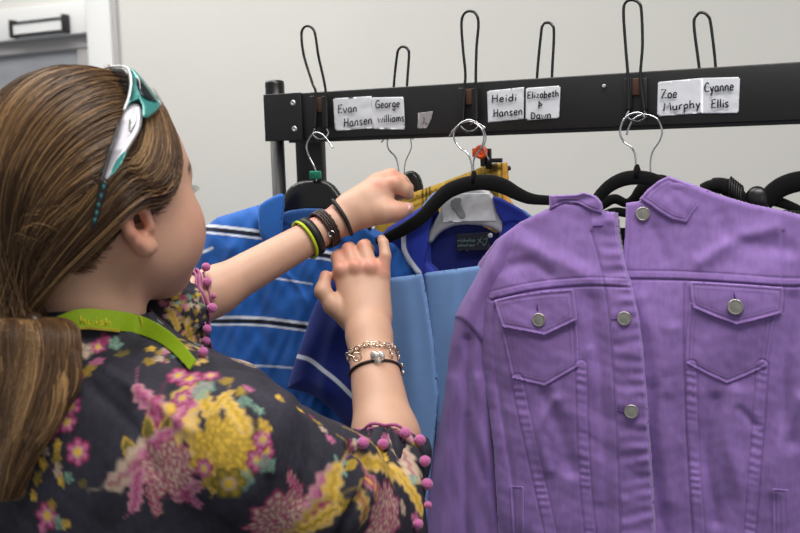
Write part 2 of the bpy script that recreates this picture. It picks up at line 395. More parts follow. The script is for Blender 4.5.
# ------------------------------------------------------------------ handwriting
G = {
 'E': (.6, [[(.55, 1), (.08, .95), (.05, 0), (.55, .03)], [(.06, .5), (.45, .53)]]),
 'v': (.5, [[(0, .55), (.22, 0), (.48, .58)]]),
 'a': (.55, [[(.45, .5), (.25, .58), (.05, .38), (.05, .1), (.22, 0), (.42, .15), (.45, .52), (.44, .1), (.55, 0)]]),
 'n': (.55, [[(.05, .55), (.06, 0)], [(.06, .35), (.25, .57), (.42, .45), (.46, 0)]]),
 'H': (.65, [[(.08, 1), (.05, 0)], [(.55, 1), (.55, 0)], [(.05, .48), (.56, .54)]]),
 's': (.45, [[(.4, .52), (.2, .58), (.06, .44), (.2, .3), (.38, .17), (.25, .01), (.03, .05)]]),
 'e': (.5, [[(.06, .3), (.42, .34), (.36, .55), (.18, .56), (.05, .32), (.12, .03), (.45, .08)]]),
 'G': (.65, [[(.58, .85), (.35, 1), (.08, .75), (.05, .25), (.3, 0), (.55, .12), (.57, .45), (.35, .43)]]),
 'o': (.5, [[(.25, .57), (.05, .4), (.06, .08), (.25, 0), (.43, .15), (.42, .45), (.25, .57)]]),
 'r': (.4, [[(.05, .55), (.07, 0)], [(.07, .35), (.2, .54), (.38, .55)]]),
 'g': (.5, [[(.42, .5), (.2, .57), (.05, .35), (.1, .08), (.3, .05), (.42, .25), (.43, .52), (.4, -.3), (.2, -.42), (.03, -.3)]]),
 'W': (.8, [[(0, .6), (.15, 0), (.38, .5), (.55, 0), (.8, .62)]]),
 'i': (.22, [[(.1, .55), (.1, 0)], [(.1, .78), (.12, .82)]]),
 'l': (.22, [[(.1, 1), (.1, 0)]]),
 'm': (.75, [[(.05, .55), (.06, 0)], [(.06, .35), (.22, .57), (.34, .42), (.36, 0)], [(.36, .35), (.52, .57), (.66, .42), (.68, 0)]]),
 'd': (.55, [[(.42, .45), (.22, .55), (.05, .3), (.12, .02), (.35, .05), (.44, .3), (.46, 1), (.45, 0)]]),
 'z': (.5, [[(.05, .54), (.42, .55), (.05, .02), (.46, .03)]]),
 'b': (.5, [[(.07, 1), (.06, 0), (.3, 0), (.43, .22), (.3, .5), (.07, .4)]]),
 't': (.42, [[(.18, .85), (.17, .05), (.35, 0)], [(.0, .58), (.4, .6)]]),
 'h': (.55, [[(.06, 1), (.06, 0)], [(.06, .35), (.28, .57), (.44, .4), (.45, 0)]]),
 '&': (.6, [[(.12, .0), (.14, 1)], [(.14, .85), (.5, .45), (.1, .3)]]),
 'D': (.65, [[(.08, .95), (.06, 0)], [(.0, .95), (.4, .9), (.6, .5), (.42, .08), (.05, .0)]]),
 'w': (.72, [[(.02, .55), (.15, .02), (.35, .45), (.48, .02), (.7, .58)]]),
 'Z': (.68, [[(.03, .95), (.6, 1), (.05, .02), (.65, .06)]]),
 'M': (.85, [[(.03, 0), (.12, .95), (.4, .35), (.68, 1), (.8, 0)]]),
 'u': (.55, [[(.04, .55), (.08, .08), (.25, 0), (.42, .15), (.44, .55), (.46, 0)]]),
 'p': (.5, [[(.06, .55), (.07, -.45)], [(.07, .4), (.28, .57), (.43, .35), (.32, .05), (.07, .1)]]),
 'y': (.5, [[(.03, .55), (.22, .08)], [(.46, .58), (.22, -.1), (.08, -.45)]]),
 'C': (.62, [[(.58, .85), (.35, 1), (.08, .7), (.06, .25), (.3, 0), (.58, .1)]]),
}
def write(mb, text, x, y, hgt, width, slope, plane, r=.0008, italic=0, flat=(1, .35), at=W):
    tot = sum(G[c][0]+.12 for c in text if c in G); k = width/tot; cx = 0
    for ch in text:
        w_, st = G[ch]
        for s_ in st:
            Q = np.array(s_); Q = crv(Q, 4) if len(Q) > 2 and ch not in 'EHWZMDwz' else Q
            X = x+(cx+Q[:, 0])*k+italic*Q[:, 1]; Yp = y-Q[:, 1]*hgt-slope*(X-x)
            if len(X) == 2 and math.hypot(X[1]-X[0], Yp[1]-Yp[0]) < 1: X[1] += .6
            P = at(X, Yp, np.full(len(X), plane)); mb.tube(P, r, 6, up=(0, 1, 0) if at is W else -FW, flat=flat)
        cx += w_+.12
labels = [
 ('white paper name label in two handwritten lines, nearest the left end of the black rail', [(333, 98.5), (372, 96), (374, 128), (335, 131)],
  [('Evan', 338, 113, 8, 20, .07), ('Hansen', 344, 127, 8.5, 29, .12)]),
 ('white paper name label overlapping its left neighbour, above the two thin back hanger hooks', [(371, 97.5), (403.5, 96.8), (405, 129.5), (373, 129)],
  [('George', 375.5, 108, 7.5, 25, .05), ('Williams', 378, 122.5, 7.5, 27, .05)]),
 ('white paper name label just right of the middle wire loop, two short handwritten lines', [(487, 91), (524, 87), (523.5, 119), (488, 122.5)],
  [('Heidi', 492, 102.5, 7.5, 26, .07), ('Hansen', 493.5, 117, 7.5, 30, .09)]),
 ('white paper name label with three handwritten lines and an ampersand in the middle', [(526, 88), (560.5, 85.5), (559, 118), (525.5, 120.5)],
  [('Elizabeth', 527.5, 98.5, 6.5, 32, .07), ('&', 538, 108, 7, 5.5, 0), ('Dawn', 531, 119, 6.5, 21, .07)]),
 ('white paper name label right of the loop above the lilac jacket, one corner curled', [(658, 82), (702, 78), (702, 113), (657, 116.5)],
  [('Zoe', 661, 98.5, 9, 17, .06), ('Murphy', 663.5, 111, 8, 38, .1)]),
 ('white paper name label farthest right on the rail, below the last wire loop', [(702, 78), (740, 77), (738.5, 113), (702, 113.5)],
  [('Cyanne', 704.5, 92, 9, 30, .06), ('Ellis', 711.5, 108, 8.5, 18, .06)])]
for i, (lab, q, lines) in enumerate(labels):
    yl = YR-.0006-.0005*(i % 2)
    o = panel('name_label', q, yl, 'paper', None, step=1.6, thick=.0004, h=lambda X, Y, i=i: .0004*np.abs(nz(np.stack([X, Y], -1), .03, i)))
    tag(o, lab, 'paper label', 'handwritten name labels on the rail')
    mb = MB()
    for t_, x, y, hh, ww, sl in lines: write(mb, t_, x, y, hh, ww, sl, yl-.0026)
    mb.build('handwriting', 'ink', o)
o = panel('paper_scrap', [(418, 113), (433, 111), (431, 120), (427, 128), (417, 129), (418, 120)], YR-.0008, 'scrap', None, step=1.2, thick=.0004)
tag(o, 'small torn grey paper scrap stuck to the rail beside the white labels', 'paper scrap')
mb = MB(); mb.tube(W(np.array([423, 424.5, 423.5]), np.array([117, 119, 121]), YR-.0014), .0003, 5); mb.tube(W(np.array([421.5, 424, 427]), np.array([124, 121.5, 124]), YR-.0014), .0003, 5); mb.build('handwriting', 'ink', o)
# ------------------------------------------------------------------ hangers
def wirehook(mb, pts, y, r=.0011): mb.tube(cpath([(p[0], p[1], y if len(p) < 3 else p[2]) for p in pts], 0), r, 8)
def wavy(mb, pts, y, r=.01, dep=.45): # pts (px,py,halfheight px)
    P = crv(np.asarray(pts, float), 8); V = W(P[:, 0], P[:, 1], np.full(len(P), y) if np.isscalar(y) else y)
    mb.tube(V, P[:, 2]*1.2e-3, 14, up=(0, 1, 0), flat=(1, dep))
# broad black plastic hanger in the striped polo
YP = 1.172
h1 = thing('coat_hanger', W(316, 180, YP), 'broad black plastic hanger with green size tag inside the striped blue polo', 'hanger', )
panel('hanger_body', [(258, 226), (277, 212), (281, 203), (286, 191), (295, 183), (306, 180), (320, 179.5), (331, 183), (339, 193), (345, 203), (372, 226), (368, 233), (338, 218), (318, 214), (300, 214), (286, 218), (267, 232)], YP, 'blackg', h1, step=1.4, puff=(.006, 7), soft=1, thick=.004)
mb = MB(); wirehook(mb, [(333, 148), (329, 142), (323, 135), (316, 132.5), (310.6, 136.5), (306.5, 146), (309, 156), (313.5, 165), (316, 172), (316.5, 182)], YP-.003); mb.build('hook', 'chrome', h1)
c0 = W(315.5, 175, YP-.004); mb = MB(); mb.box(c0-(.007, .005, .0055), c0+(.007, .005, .0055), .0012); gt = mb.build('size_tag', 'green', h1)
mb = MB(); write(mb, 'M', 310.5, 178, 5, 4.5, 0, c0[1]-.0055, r=.0003); write(mb, 'M', 316.5, 178, 5, 4.5, 0, c0[1]-.0055, r=.0003); mb.build('size_print', 'ink', gt)
# two hangers on the back of the rail behind the hands
YK = 1.235
h2 = thing('coat_hanger', W(410, 175, YK), 'black round-topped hanger hooked behind the rail, seen past the raised left hand', 'hanger')
panel('hanger_body', [(372, 235), (396, 200), (398, 184), (402, 174), (410, 170), (417, 173), (421, 181), (423, 192), (440, 214), (436, 222), (415, 205), (402, 207), (380, 238)], YK-.006, 'blackg', h2, step=1.4, puff=(.006, 8), soft=1, thick=.004)
mb = MB(); wirehook(mb, [(381.5, 142), (384, 139), (387, 130, YK+.02), (396, 124, YK+.01), (388, 139), (388.5, 149), (396, 158), (399, 172), (400, 180)], YK); mb.build('hook', 'chrome', h2)
h2b = thing('coat_hanger', W(404, 170, YK+.03), 'thin steel hook of a hanger behind the black round-topped one', 'hanger')
mb = MB(); wirehook(mb, [(414, 139), (410.5, 137), (409, 128), (411, 141), (411, 149), (405.5, 162), (404, 176)], YK+.03, .0009); mb.build('hook', 'chrome', h2b)
panel('hanger_body', [(366, 240), (390, 205), (397, 190), (404, 176), (412, 190), (436, 220), (430, 226), (404, 200), (372, 243)], YK+.03, 'blackg', h2b, step=1.6, puff=(.004, 5), soft=1, thick=.004)
# black velvet hanger, front middle
YV = 1.15
h3 = thing('velvet_hanger', W(473, 180, YV), 'long black velvet hanger held at its left tip, above the royal blue tunic', 'hanger', 'black velvet hangers')
mb = MB(); wavy(mb, [(368, 248, 3), (376, 243, 5), (390, 237, 6), (408, 227, 6.5), (422, 217, 7), (434, 204, 7.5), (447, 192, 8), (462, 185.5, 8), (478, 182.5, 8), (492, 183, 8.3), (505, 187, 8), (516, 193, 7), (528, 198, 6), (542, 200, 5), (575, 201, 4.5), (590, 203, 4), (600, 207, 3.5)], YV); mb.build('hanger_body', 'velvet', h3)
mb = MB(); mb.lathe(W(474, 178, YV), (0, 0, 1), [(.005, -.006), (.0045, .002), (.0025, .008), (.0018, .009)]); mb.build('neck', 'velvet', h3)
mb = MB(); wirehook(mb, [(485.5, 128), (481, 125), (470, 120), (460, 124), (454, 132), (454.5, 140), (460, 148), (467, 153), (471, 162), (473, 178)], YR-.02, .0012); mb.build('hook', 'chrome', h3)
# pale grey hanger inside the tunic
YG = 1.172
h4 = thing('grey_hanger', W(473, 200, YG), 'pale grey plastic hanger with a shiny white sticker inside the royal blue tunic', 'hanger')
panel('hanger_body', [(425, 240), (437, 217), (444, 204), (452, 194), (462, 188), (478, 186), (492, 193), (501, 210), (507, 224), (516, 240), (505, 240), (500, 233), (490, 227.5), (478, 225), (464, 224), (450, 227), (439, 233), (430, 245)], YG, 'greyplastic', h4, step=1.3, puff=(.004, 5), soft=1, thick=.003)
st = panel('sticker', [(445, 194), (490, 193), (496, 221), (443, 222), (441, 208)], YG-.005, 'sticker', h4, step=1.3, thick=.0004, h=lambda X, Y: .0005*nz(np.stack([X, Y], -1), .05, 3))
panel('worn_patch', [(452, 198), (462, 197), (460, 205), (465, 212), (466, 217), (460, 219), (456, 212), (450, 207)], YG-.0066, 'smudge', st, step=1, thick=.0003, soft=1)
mb = MB(); wirehook(mb, [(449, 137), (453, 131), (460, 124.5), (470, 121.5), (480, 127), (484, 136), (482, 146), (476.5, 155), (473.5, 163), (474, 192)], YR-.012, .0012); mb.build('hook', 'chrome', h4)
# velvet hangers at the lilac jacket
YJ = 1.165
h5 = thing('velvet_hanger', W(636, 175, YJ), 'black velvet hanger arching inside the lilac jacket collar', 'hanger', 'black velvet hangers')
mb = MB(); wavy(mb, [(520, 240, 4), (560, 222, 5), (592, 205, 6), (601, 194, 6), (611, 185, 6.5), (624, 179, 7), (638, 177.5, 7), (652, 180, 7), (665, 187, 7), (684, 198, 7), (720, 210, 6), (780, 228, 5), (840, 250, 4)], YJ+.004); wavy(mb, [(560, 240, 3), (606, 214, 4), (628, 213, 4.5), (660, 216, 4), (760, 240, 3)], YJ+.008); mb.build('hanger_body', 'velvet', h5)
mb = MB(); mb.lathe(W(637, 172, YJ+.004), (0, 0, 1), [(.005, -.006), (.0045, .002), (.0025, .008), (.0018, .009)]); mb.build('neck', 'velvet', h5)
mb = MB(); wirehook(mb, [(645, 118), (641, 113), (631, 114), (623, 121), (620, 133), (624, 142), (631, 147), (635, 155), (636.5, 172)], YR-.022, .0012); mb.build('hook', 'chrome', h5)
h6 = thing('velvet_hanger', W(650, 178, YJ+.03), 'second black velvet hanger directly behind the one in the lilac jacket collar', 'hanger', 'black velvet hangers')
mb = MB(); wavy(mb, [(560, 228, 4), (600, 206, 5), (614, 199, 5), (626, 203, 4.5), (634, 199, 5), (642, 189, 6), (655, 182, 7), (668, 184, 7), (690, 196, 6), (760, 222, 5)], YJ+.03); mb.build('hanger_body', 'velvet', h6)
mb = MB(); wirehook(mb, [(626.5, 135), (629, 127), (635, 118), (646, 114.5), (657, 119), (662, 130), (660, 140), (653, 151), (650.5, 162), (651, 180)], YR-.012, .0011); mb.build('hook', 'chrome', h6)
h7 = thing('velvet_hanger', W(815, 178, YJ+.03), 'black velvet hanger at the right edge, its arch running out of the picture', 'hanger', 'black velvet hangers')
mb = MB(); wavy(mb, [(756, 212, 6), (765, 202, 8), (774, 192, 9), (786, 185, 9.5), (802, 181, 9.5), (820, 181, 9), (840, 189, 8), (860, 205, 7), (900, 222, 5), (950, 236, 4)], YJ+.03); wavy(mb, [(762, 200, 4), (775, 201, 5), (790, 206, 4.5), (802, 212, 4.5), (850, 236, 4), (930, 240, 3)], YJ+.033); mb.build('hanger_body', 'velvet', h7)
mb = MB(); wirehook(mb, [(888, 102), (884, 93), (874, 94), (862, 104), (858, 118), (848, 135), (838, 150), (834, 168), (833, 182)], YR-.014, .0011); mb.build('hook', 'chrome', h7)
# black padded strap and clip peeping over the jacket shoulder
sp = thing('padded_strap', W(722, 190, 1.2), 'black ribbed padded strap bundle peeping over the lilac jacket shoulder', 'strap')
mb = MB(); mb.tube(cpath([(697, 198, 1.2), (704, 190, 1.2), (714, 186, 1.2), (726, 187, 1.2), (738, 196, 1.2), (745, 206, 1.2)], 0), [.005]*8+[.008]*8+[.0095]*8+[.010]*8+[.009]*9, 12, flat=(1, 1.2)); mb.build('strap_body', 'velvet', sp)
mb = MB()
for k in range(6):
    c = W(731+2.2*k, 188+1.7*k, 1.197); mb.tube(np.array([c+np.array([0, -math.cos(t)*.012, math.sin(t)*.0125]) for t in np.linspace(0, 2*PI, 20)[:-1]]), .0011, 6, closed=True)
mb.build('ribbing', 'rubber', sp)
kb = thing('hanger_clip', W(758, 196, 1.195), 'rounded glossy black hanger clip between the padded strap and the right hanger', 'clip')
mb = MB(); c = W(757, 200, 1.195); mb.ell(c, (.0135, .009, .016)); mb.build('clip_shell', 'blackg', kb)
mb = MB(); mb.box(c+(.008, -.004, -.02), c+(.0135, .006, .008), .002); mb.build('clip_spring', 'rubber', kb)
mb = MB(); mb.tube(np.array([c+(-.05, .002, -.014), c+(.05, .002, -.014)]), .0025, 8); mb.build('clip_bar', 'rubber', kb)
# clip hanger holding the tartan, with an orange size tag
ch = thing('clip_hanger', W(490, 160, 1.21), 'black clip hanger with round orange size tag holding the mustard tartan', 'hanger')
mb = MB(); mb.tube(cpath([(484, 160, 1.205), (488, 152, 1.205), (490, 166, 1.205)], 0), .003, 8); c = W(489, 158, 1.205); mb.box(c-(.004, .003, .014), c+(.003, .003, .012), .001)
c = W(494, 160.5, 1.2); mb.box(c-(.009, .003, .0028), c+(.011, .003, .0028), .001); c = W(483, 161, 1.2); mb.box(c-(.003, .003, .007), c+(.003, .003, .007), .001); mb.build('clip', 'blackg', ch)
c = W(481, 152, 1.196); mb = MB()
mb.tube(np.array([c+np.array([math.cos(t)*.0062, 0, math.sin(t)*.0062]) for t in np.linspace(0, 2*PI, 20)[:-1]]), .003, 8, closed=True, up=(0, 1, 0)); mb.ell(c, (.0042, .0018, .0042)); mb.box(c+(-.012, -.001, -.006), c+(-.002, .002, .005), .001); ot = mb.build('size_tag', 'orange', ch)
mb = MB(); wirehook(mb, [(470, 125), (476, 122), (483, 128), (486, 138), (484, 148), (489, 160)], YR+.0-.006, .0009); mb.build('hook', 'chrome', ch)
mb = MB(); mb.tube(cpath([(392, 205, 1.23), (440, 190, 1.225), (510, 168, 1.215)], 0), .003, 8); mb.build('cross_bar', 'blackg', ch)
# ------------------------------------------------------------------ mustard tartan
L_ = lambda c: np.array(s2l(c))
def paint(PX, PY, base, layers):
    c = np.tile(L_(base), (PX.size, 1)).reshape(PX.shape+(3,))
    for rgb, mask in layers:
        m_ = np.clip(mask, 0, 1)[..., None]; c = c*(1-m_)+L_(rgb)*m_
    return c
def line(PX, PY, path, w, n=6, smooth=True):
    d, s, g = pd(PX, PY, crv(path, n) if smooth else path); return 1-ss(w*.5-.45, w*.5+.45, d)
def tartan_col(X, Y):
    lay = []
    for x in (397, 401.5, 406, 424, 427.5, 431, 492.5, 494.5, 496.5, 498.5, 503.5): lay.append(((52, 44, 30), .85*line(X, Y, [(x-2, 160), (x, 250)], 1.7)))
    for x in (412, 445, 470, 485, 509): lay.append(((232, 200, 110), .6*line(X, Y, [(x-2, 160), (x, 250)], 2.2)))
    lay.append(((60, 50, 30), .8*line(X, Y, [(385, 206), (420, 195), (465, 180), (500, 168)], 1.3)*(np.sin(X*1.3) > -.3)))
    lay.append(((120, 95, 45), .6*line(X, Y, [(380, 222), (430, 200), (508, 172)], 1.5)))
    lay.append(((205, 132, 60), .5*ss(500, 506, X)))
    return paint(X, Y, (198, 160, 66), lay)
o = panel('tartan_garment', [(374, 212), (386, 205), (402, 198), (416, 191.5), (440, 183), (464, 174), (484, 166), (492, 163.5), (507, 162.5), (508.5, 178), (506, 194), (512, 202), (517, 210), (522, 250), (515, 330), (390, 330), (376, 250)], 1.212, 'tartan', None,
  h=lambda X, Y: .003*nz(np.stack([X, Y*.3], -1), .03, 5)+fold(X, Y, [(385, 213), (430, 195), (500, 170)], 1.5, -.0015), step=1.0, puff=(.006, 6), col=tartan_col)
tag(o, 'mustard yellow tartan garment with dark triple lines, pinched by the left hand', 'garment')
# ------------------------------------------------------------------ striped polo
def polo_h(X, Y):
    P = np.stack([X, Y*.22], -1)
    h = .0035*nz(P, .018, 11)+.0012*nz(np.stack([X, Y*.6], -1), .05, 12)
    h += fold(X, Y, [(228, 250), (232, 330), (240, 400), (246, 500)], 9, .005)+fold(X, Y, [(300, 300), (290, 380), (286, 450)], 7, .004)+fold(X, Y, [(318, 300), (322, 360), (330, 430)], 6, -.004)
    h += fold(X, Y, [(262, 233), (258, 300), (262, 380)], 8, -.004)+fold(X, Y, [(275, 262), (300, 290), (312, 320)], 3, .002)
    h += fold(X, Y, [(258, 207), (259, 235)], 1.6, -.0018)
    return h
def pair(X, Y, path):      # white, black, white stripe
    P = np.array(path, float); up = P-(0, 3.6); dn = P+(0, 3.6)
    return [((222, 226, 236), line(X, Y, up, 3.0)), ((14, 16, 28), line(X, Y, P, 3.8)), ((222, 226, 236), line(X, Y, dn, 2.2))]
def polo_col(X, Y):
    lay = []
    lay += pair(X, Y, [(190, 228), (207, 229), (232, 231.5), (261, 235)])
    lay += pair(X, Y, [(190, 318), (212, 321), (240, 321), (265, 322), (290, 325), (312, 328), (345, 333)])
    lay += pair(X, Y, [(190, 405), (240, 404), (275, 408), (300, 415), (341, 433), (380, 440), (420, 436)])
    lay += pair(X, Y, [(298, 253), (322, 255), (345, 259), (380, 262)])
    lay += [((205, 214, 235), line(X, Y, [(190, 369), (217, 368.5), (236, 366), (265, 366), (293, 368)], 2.2)), ((205, 214, 235), line(X, Y, [(262, 277), (280, 279), (312, 284)], 2.0)),
            ((222, 226, 236), line(X, Y, [(192, 253), (203, 252), (212, 248)], 3)), ((205, 214, 235), line(X, Y, [(190, 465), (420, 480)], 2.2)), ((20, 50, 120), .5*line(X, Y, [(258, 205), (260, 236)], 1.5))]
    for k in range(1, 4): lay += pair(X, Y, [(190, 430+k*85), (420, 450+k*85)])
    return paint(X, Y, (36, 99, 184), lay)
polo = panel('polo_shirt', [(194, 250), (203, 228), (218, 217), (232, 213), (248, 208), (262, 204), (285, 214), (318, 216), (352, 221), (400, 240), (425, 262), (430, 420), (430, 650), (215, 650), (208, 520), (200, 420), (196, 330)], 1.18, 'polo', None, h=polo_h, step=1.0, puff=(.025, 40), col=polo_col)
tag(polo, 'bright blue polo shirt with white and black stripes at the left end of the rack', 'shirt')
pb = lambda X, Y: paint(X, Y, (38, 103, 188), [((26, 70, 150), .5*line(X, Y, [(262, 233), (276, 245)], 1.4))])
panel('collar', [(258, 206), (266, 200), (276, 195), (283, 193), (283, 205), (281, 222), (280, 238), (277, 250), (262, 240), (258, 225)], 1.146, 'polo', polo, step=1.1, puff=(.003, 4), thick=.002, col=pb, h=lambda X, Y: .002*np.sin((Y-200)*.05)-.0004*(X-258)*-.3, soft=1)
panel('collar', [(322, 214), (345, 216), (372, 232), (384, 252), (376, 258), (352, 250), (330, 232)], 1.15, 'polo', polo, step=1.2, puff=(.003, 4), thick=.002, col=pb, soft=1)
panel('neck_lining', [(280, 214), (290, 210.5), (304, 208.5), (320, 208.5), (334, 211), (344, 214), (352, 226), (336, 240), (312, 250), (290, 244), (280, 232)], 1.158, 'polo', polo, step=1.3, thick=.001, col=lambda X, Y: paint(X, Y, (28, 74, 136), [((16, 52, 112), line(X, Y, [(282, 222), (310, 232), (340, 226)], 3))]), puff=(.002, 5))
# ------------------------------------------------------------------ royal blue tunic
def tun_h(X, Y):
    return .003*nz(np.stack([X, Y*.3], -1), .02, 21)
YT = 1.176
pathp = [(403, 233), (403, 247), (408, 259), (418.5, 273)]
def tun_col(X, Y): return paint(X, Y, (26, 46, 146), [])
tun = panel('tunic', [(372, 250), (387, 228), (410, 214), (424, 205), (434, 200), (432, 220), (430, 262), (440, 274), (488, 268), (497, 250), (500, 225), (498, 199), (506, 203), (520, 212), (530, 224), (545, 260), (550, 400), (520, 540), (400, 540), (380, 400), (372, 300)], YT, 'royal', None, h=tun_h, step=1.4, puff=(.012, 14), col=tun_col)
tag(tun, 'royal blue short sleeved tunic with white piping behind the pale blue trousers', 'tunic')
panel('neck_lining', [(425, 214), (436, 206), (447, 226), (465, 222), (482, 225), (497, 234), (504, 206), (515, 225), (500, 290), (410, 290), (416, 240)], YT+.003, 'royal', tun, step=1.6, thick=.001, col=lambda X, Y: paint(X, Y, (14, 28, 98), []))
nl = panel('neck_label', [(456, 234), (489, 232), (490, 250), (457, 252)], YT-.004, 'navy', tun, step=1.6, thick=.0008)
mb = MB(); yl = YT-.0052
write(mb, 'nicholas'.replace('c', 'o').replace('k', 'h'), 457.5, 242, 3.2, 18, .02, yl, r=.00022)
write(mb, 'sohoolwear', 457.5, 246.5, 2.6, 18, .02, yl, r=.0002)
mb.tube(cpath([(477, 245), (480, 240), (482, 237)], yl), .00025, 5); mb.tube(cpath([(478, 239), (482, 243), (484.5, 246)], yl), .00025, 5); mb.tube(cpath([(483, 240), (487, 238), (486, 243), (484, 245)], yl), .00025, 5)
mb.build('woven_text', 'lbltext', nl)
mb = MB(); mb.lathe(W(490.5, 235.5, YT-.005), (0, -1, 0), [(.0032, 0), (.0032, .001), (.002, .0014)], 16); mb.build('grey_button', 'greyplastic', tun)
def leaf_col(X, Y): return paint(X, Y, (28, 50, 154), [((222, 228, 240), line(X, Y, pathp, 6.2))])
panel('collar', [(401, 232), (408, 222), (420, 212), (428, 205), (430, 214), (428, 240), (424, 262), (422, 275), (416, 274), (407, 262), (401.5, 250)], 1.158, 'royal', tun, step=.9, puff=(.002, 3), thick=.002, col=leaf_col, h=lambda X, Y: -.0004*np.abs(X-412)*.5)
panel('collar_facing', [(422, 206), (431, 194.5), (441, 188.5), (451, 187), (446, 197), (430, 212)], 1.166, 'sky', tun, step=1.1, thick=.0015, puff=(.002, 3))
panel('collar', [(492, 196), (500, 198), (512, 204), (522, 210), (530, 218), (528, 226), (514, 222), (503, 224), (496, 212)], 1.165, 'royal', tun, step=1.1, puff=(.003, 4), thick=.002, col=tun_col)
panel('sleeve_facing', [(520, 208), (527, 212), (534, 218), (530, 222), (524, 216)], 1.17, 'sky', tun, step=1.1, thick=.0015)
def slv_h(X, Y): return .004*nz(np.stack([X, Y], -1), .013, 31)+fold(X, Y, [(350, 300), (330, 350), (322, 400)], 8, .006)+fold(X, Y, [(287, 388), (318, 399), (350, 438)], 2.0, .0015)
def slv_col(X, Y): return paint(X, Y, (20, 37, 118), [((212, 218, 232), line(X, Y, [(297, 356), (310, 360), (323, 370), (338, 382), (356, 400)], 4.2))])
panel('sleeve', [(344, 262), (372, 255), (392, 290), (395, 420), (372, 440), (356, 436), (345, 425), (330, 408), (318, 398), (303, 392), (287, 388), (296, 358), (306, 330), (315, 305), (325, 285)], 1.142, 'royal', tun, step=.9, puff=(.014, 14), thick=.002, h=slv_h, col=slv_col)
# ------------------------------------------------------------------ pale blue trousers
trs = thing('trousers', W(440, 270, 1.135), 'pale blue cotton trousers folded over a hanger between the arm and the lilac jacket', 'trousers')
def tr_h(X, Y): return .002*nz(np.stack([X, Y*.2], -1), .02, 41)+fold(X, Y, [(455, 275), (452, 340), (440, 420)], 6, .002)+fold(X, Y, [(405, 285), (412, 350), (410, 450)], 8, .002)
panel('leg', [(424, 273), (455, 269), (490, 264.5), (492, 320), (480, 420), (470, 640), (428, 640), (434, 470), (436, 420), (430, 340)], 1.148, 'sky', trs, step=1.6, puff=(.004, 5), thick=.002, h=tr_h)
panel('leg', [(374, 281), (388, 278), (410, 275.5), (422, 273.5), (427, 300), (433, 340), (438, 395), (434, 440), (428, 500), (424, 640), (372, 640), (374, 400)], 1.142, 'sky', trs, step=1.6, puff=(.004, 5), thick=.002, h=tr_h)
# ------------------------------------------------------------------ lilac denim jacket
jk = thing('denim_jacket', W(630, 290, 1.15), 'lilac denim jacket with pewter buttons and chest pockets at the front right', 'jacket')
def strip(X, Y, path, hw, a, per, ph=0):
    d, s, g = pd(X, Y, crv(path, 6)); e = ss(hw+1.2, hw-.6, d)*0+(1-ss(hw-.8, hw+1.2, d))
    return e*(.0006+a*(.6+.5*np.sin(s*.07+ph))*np.sin(2*PI*s/per+ph+1.6*np.sin(s*.11)+.5*g))-.0010*np.exp(-((d-hw-.8)/1.0)**2)
def seam(X, Y, path, a=.0012, w=1.0, n=6): return fold(X, Y, path, w, -a, n)
LE = [(614.5, 214), (618, 240), (622, 258), (627, 276), (633, 297), (638, 318), (641, 345), (644, 380), (647, 420), (650, 470), (654, 533), (658, 650)]
PL = [(591, 232), (599, 260), (607, 300), (611, 340), (614, 390), (617, 440), (620, 533), (622, 650)]
yokeL = [(492, 300), (520, 293), (548, 288.5), (590, 285.5), (632, 287)]
sL1 = [(517, 380), (523, 410), (531, 445), (541, 490), (553, 545), (566, 620)]
sL2 = [(581, 366), (582, 400), (583, 440), (586, 490), (591, 540), (598, 620)]
def HL(X, Y):
    P = np.stack([X, Y], -1)
    h = .030*np.sqrt(1-(1-np.clip((X-478)/60, 0, 1))**2)+.004*ss(230, 330, Y)+.0000*X
    h *= .45+.55*ss(196, 300, Y)
    h += .0026*nz(P*(1, .6), .010, 51)+.0008*nz(P@np.array([[.8, .6], [-.6, .8]])*(1, .4), .02, 54)+.0012*np.abs(nz(P@np.array([[.7, .7], [-.7, .7]])*(1, .35), .013, 55))+.00025*nz(P, .05, 52)
    h += fold(X, Y, [(520, 240), (560, 262), (590, 275)], 9, 0.0040)+fold(X, Y, [(500, 270), (530, 262), (550, 275)], 6, -0.0032)
    h += strip(X, Y, [(492, 296), (520, 289.5), (548, 285), (590, 282), (632, 283.5)], 3.6, .0002, 6)+seam(X, Y, yokeL, .0018, 1.1)
    h += strip(X, Y, sL1, 5.2, .00045, 8)+strip(X, Y, sL2, 5.0, .00045, 8, 1)
    h += fold(X, Y, [(545, 395), (560, 430), (572, 470)], 8, -0.0048)+fold(X, Y, [(555, 400), (540, 430), (548, 470)], 6, 0.0040)+fold(X, Y, [(566, 480), (560, 533)], 10, 0.0048)
    h += fold(X, Y, [(592, 300), (600, 400), (606, 533)], 9, -0.0048)+fold(X, Y, [(590, 350), (598, 420), (600, 500)], 5, 0.0024)
    d, s, g = pd(X, Y, crv(PL, 5)); inn = np.where(g < 0, 1, 0)
    dl, s2, g2 = pd(X, Y, crv(LE, 5))
    h += -.0012*np.exp(-(d/1.1)**2)+ss(0, 3, np.where(X > np.interp(Y, [p[1] for p in PL], [p[0] for p in PL]), d, 0))*(.0012+.0009*nz(P*(.3, 1), .05, 53)+.0005*np.sin(Y*.55)*np.exp(-(dl/14)**2))
    h += -.0008*np.exp(-((dl-3.5)/.8)**2)
    h += seam(X, Y, [(497, 300), (494, 330), (497, 380), (506, 440), (514, 500), (522, 640)], .003, 3)
    return h
RE = [(626, 204), (625.5, 235), (623, 262), (620, 290), (630, 400), (640, 650)]
yokeR = [(622, 279), (650, 279), (690, 280), (740, 283), (783, 286), (810, 286)]
sR1 = [(691, 366), (691.5, 400), (693, 440), (696, 490), (700, 545), (706, 640)]
sR2 = [(762, 366), (760, 400), (757, 440), (753, 490), (749, 545), (744, 640)]
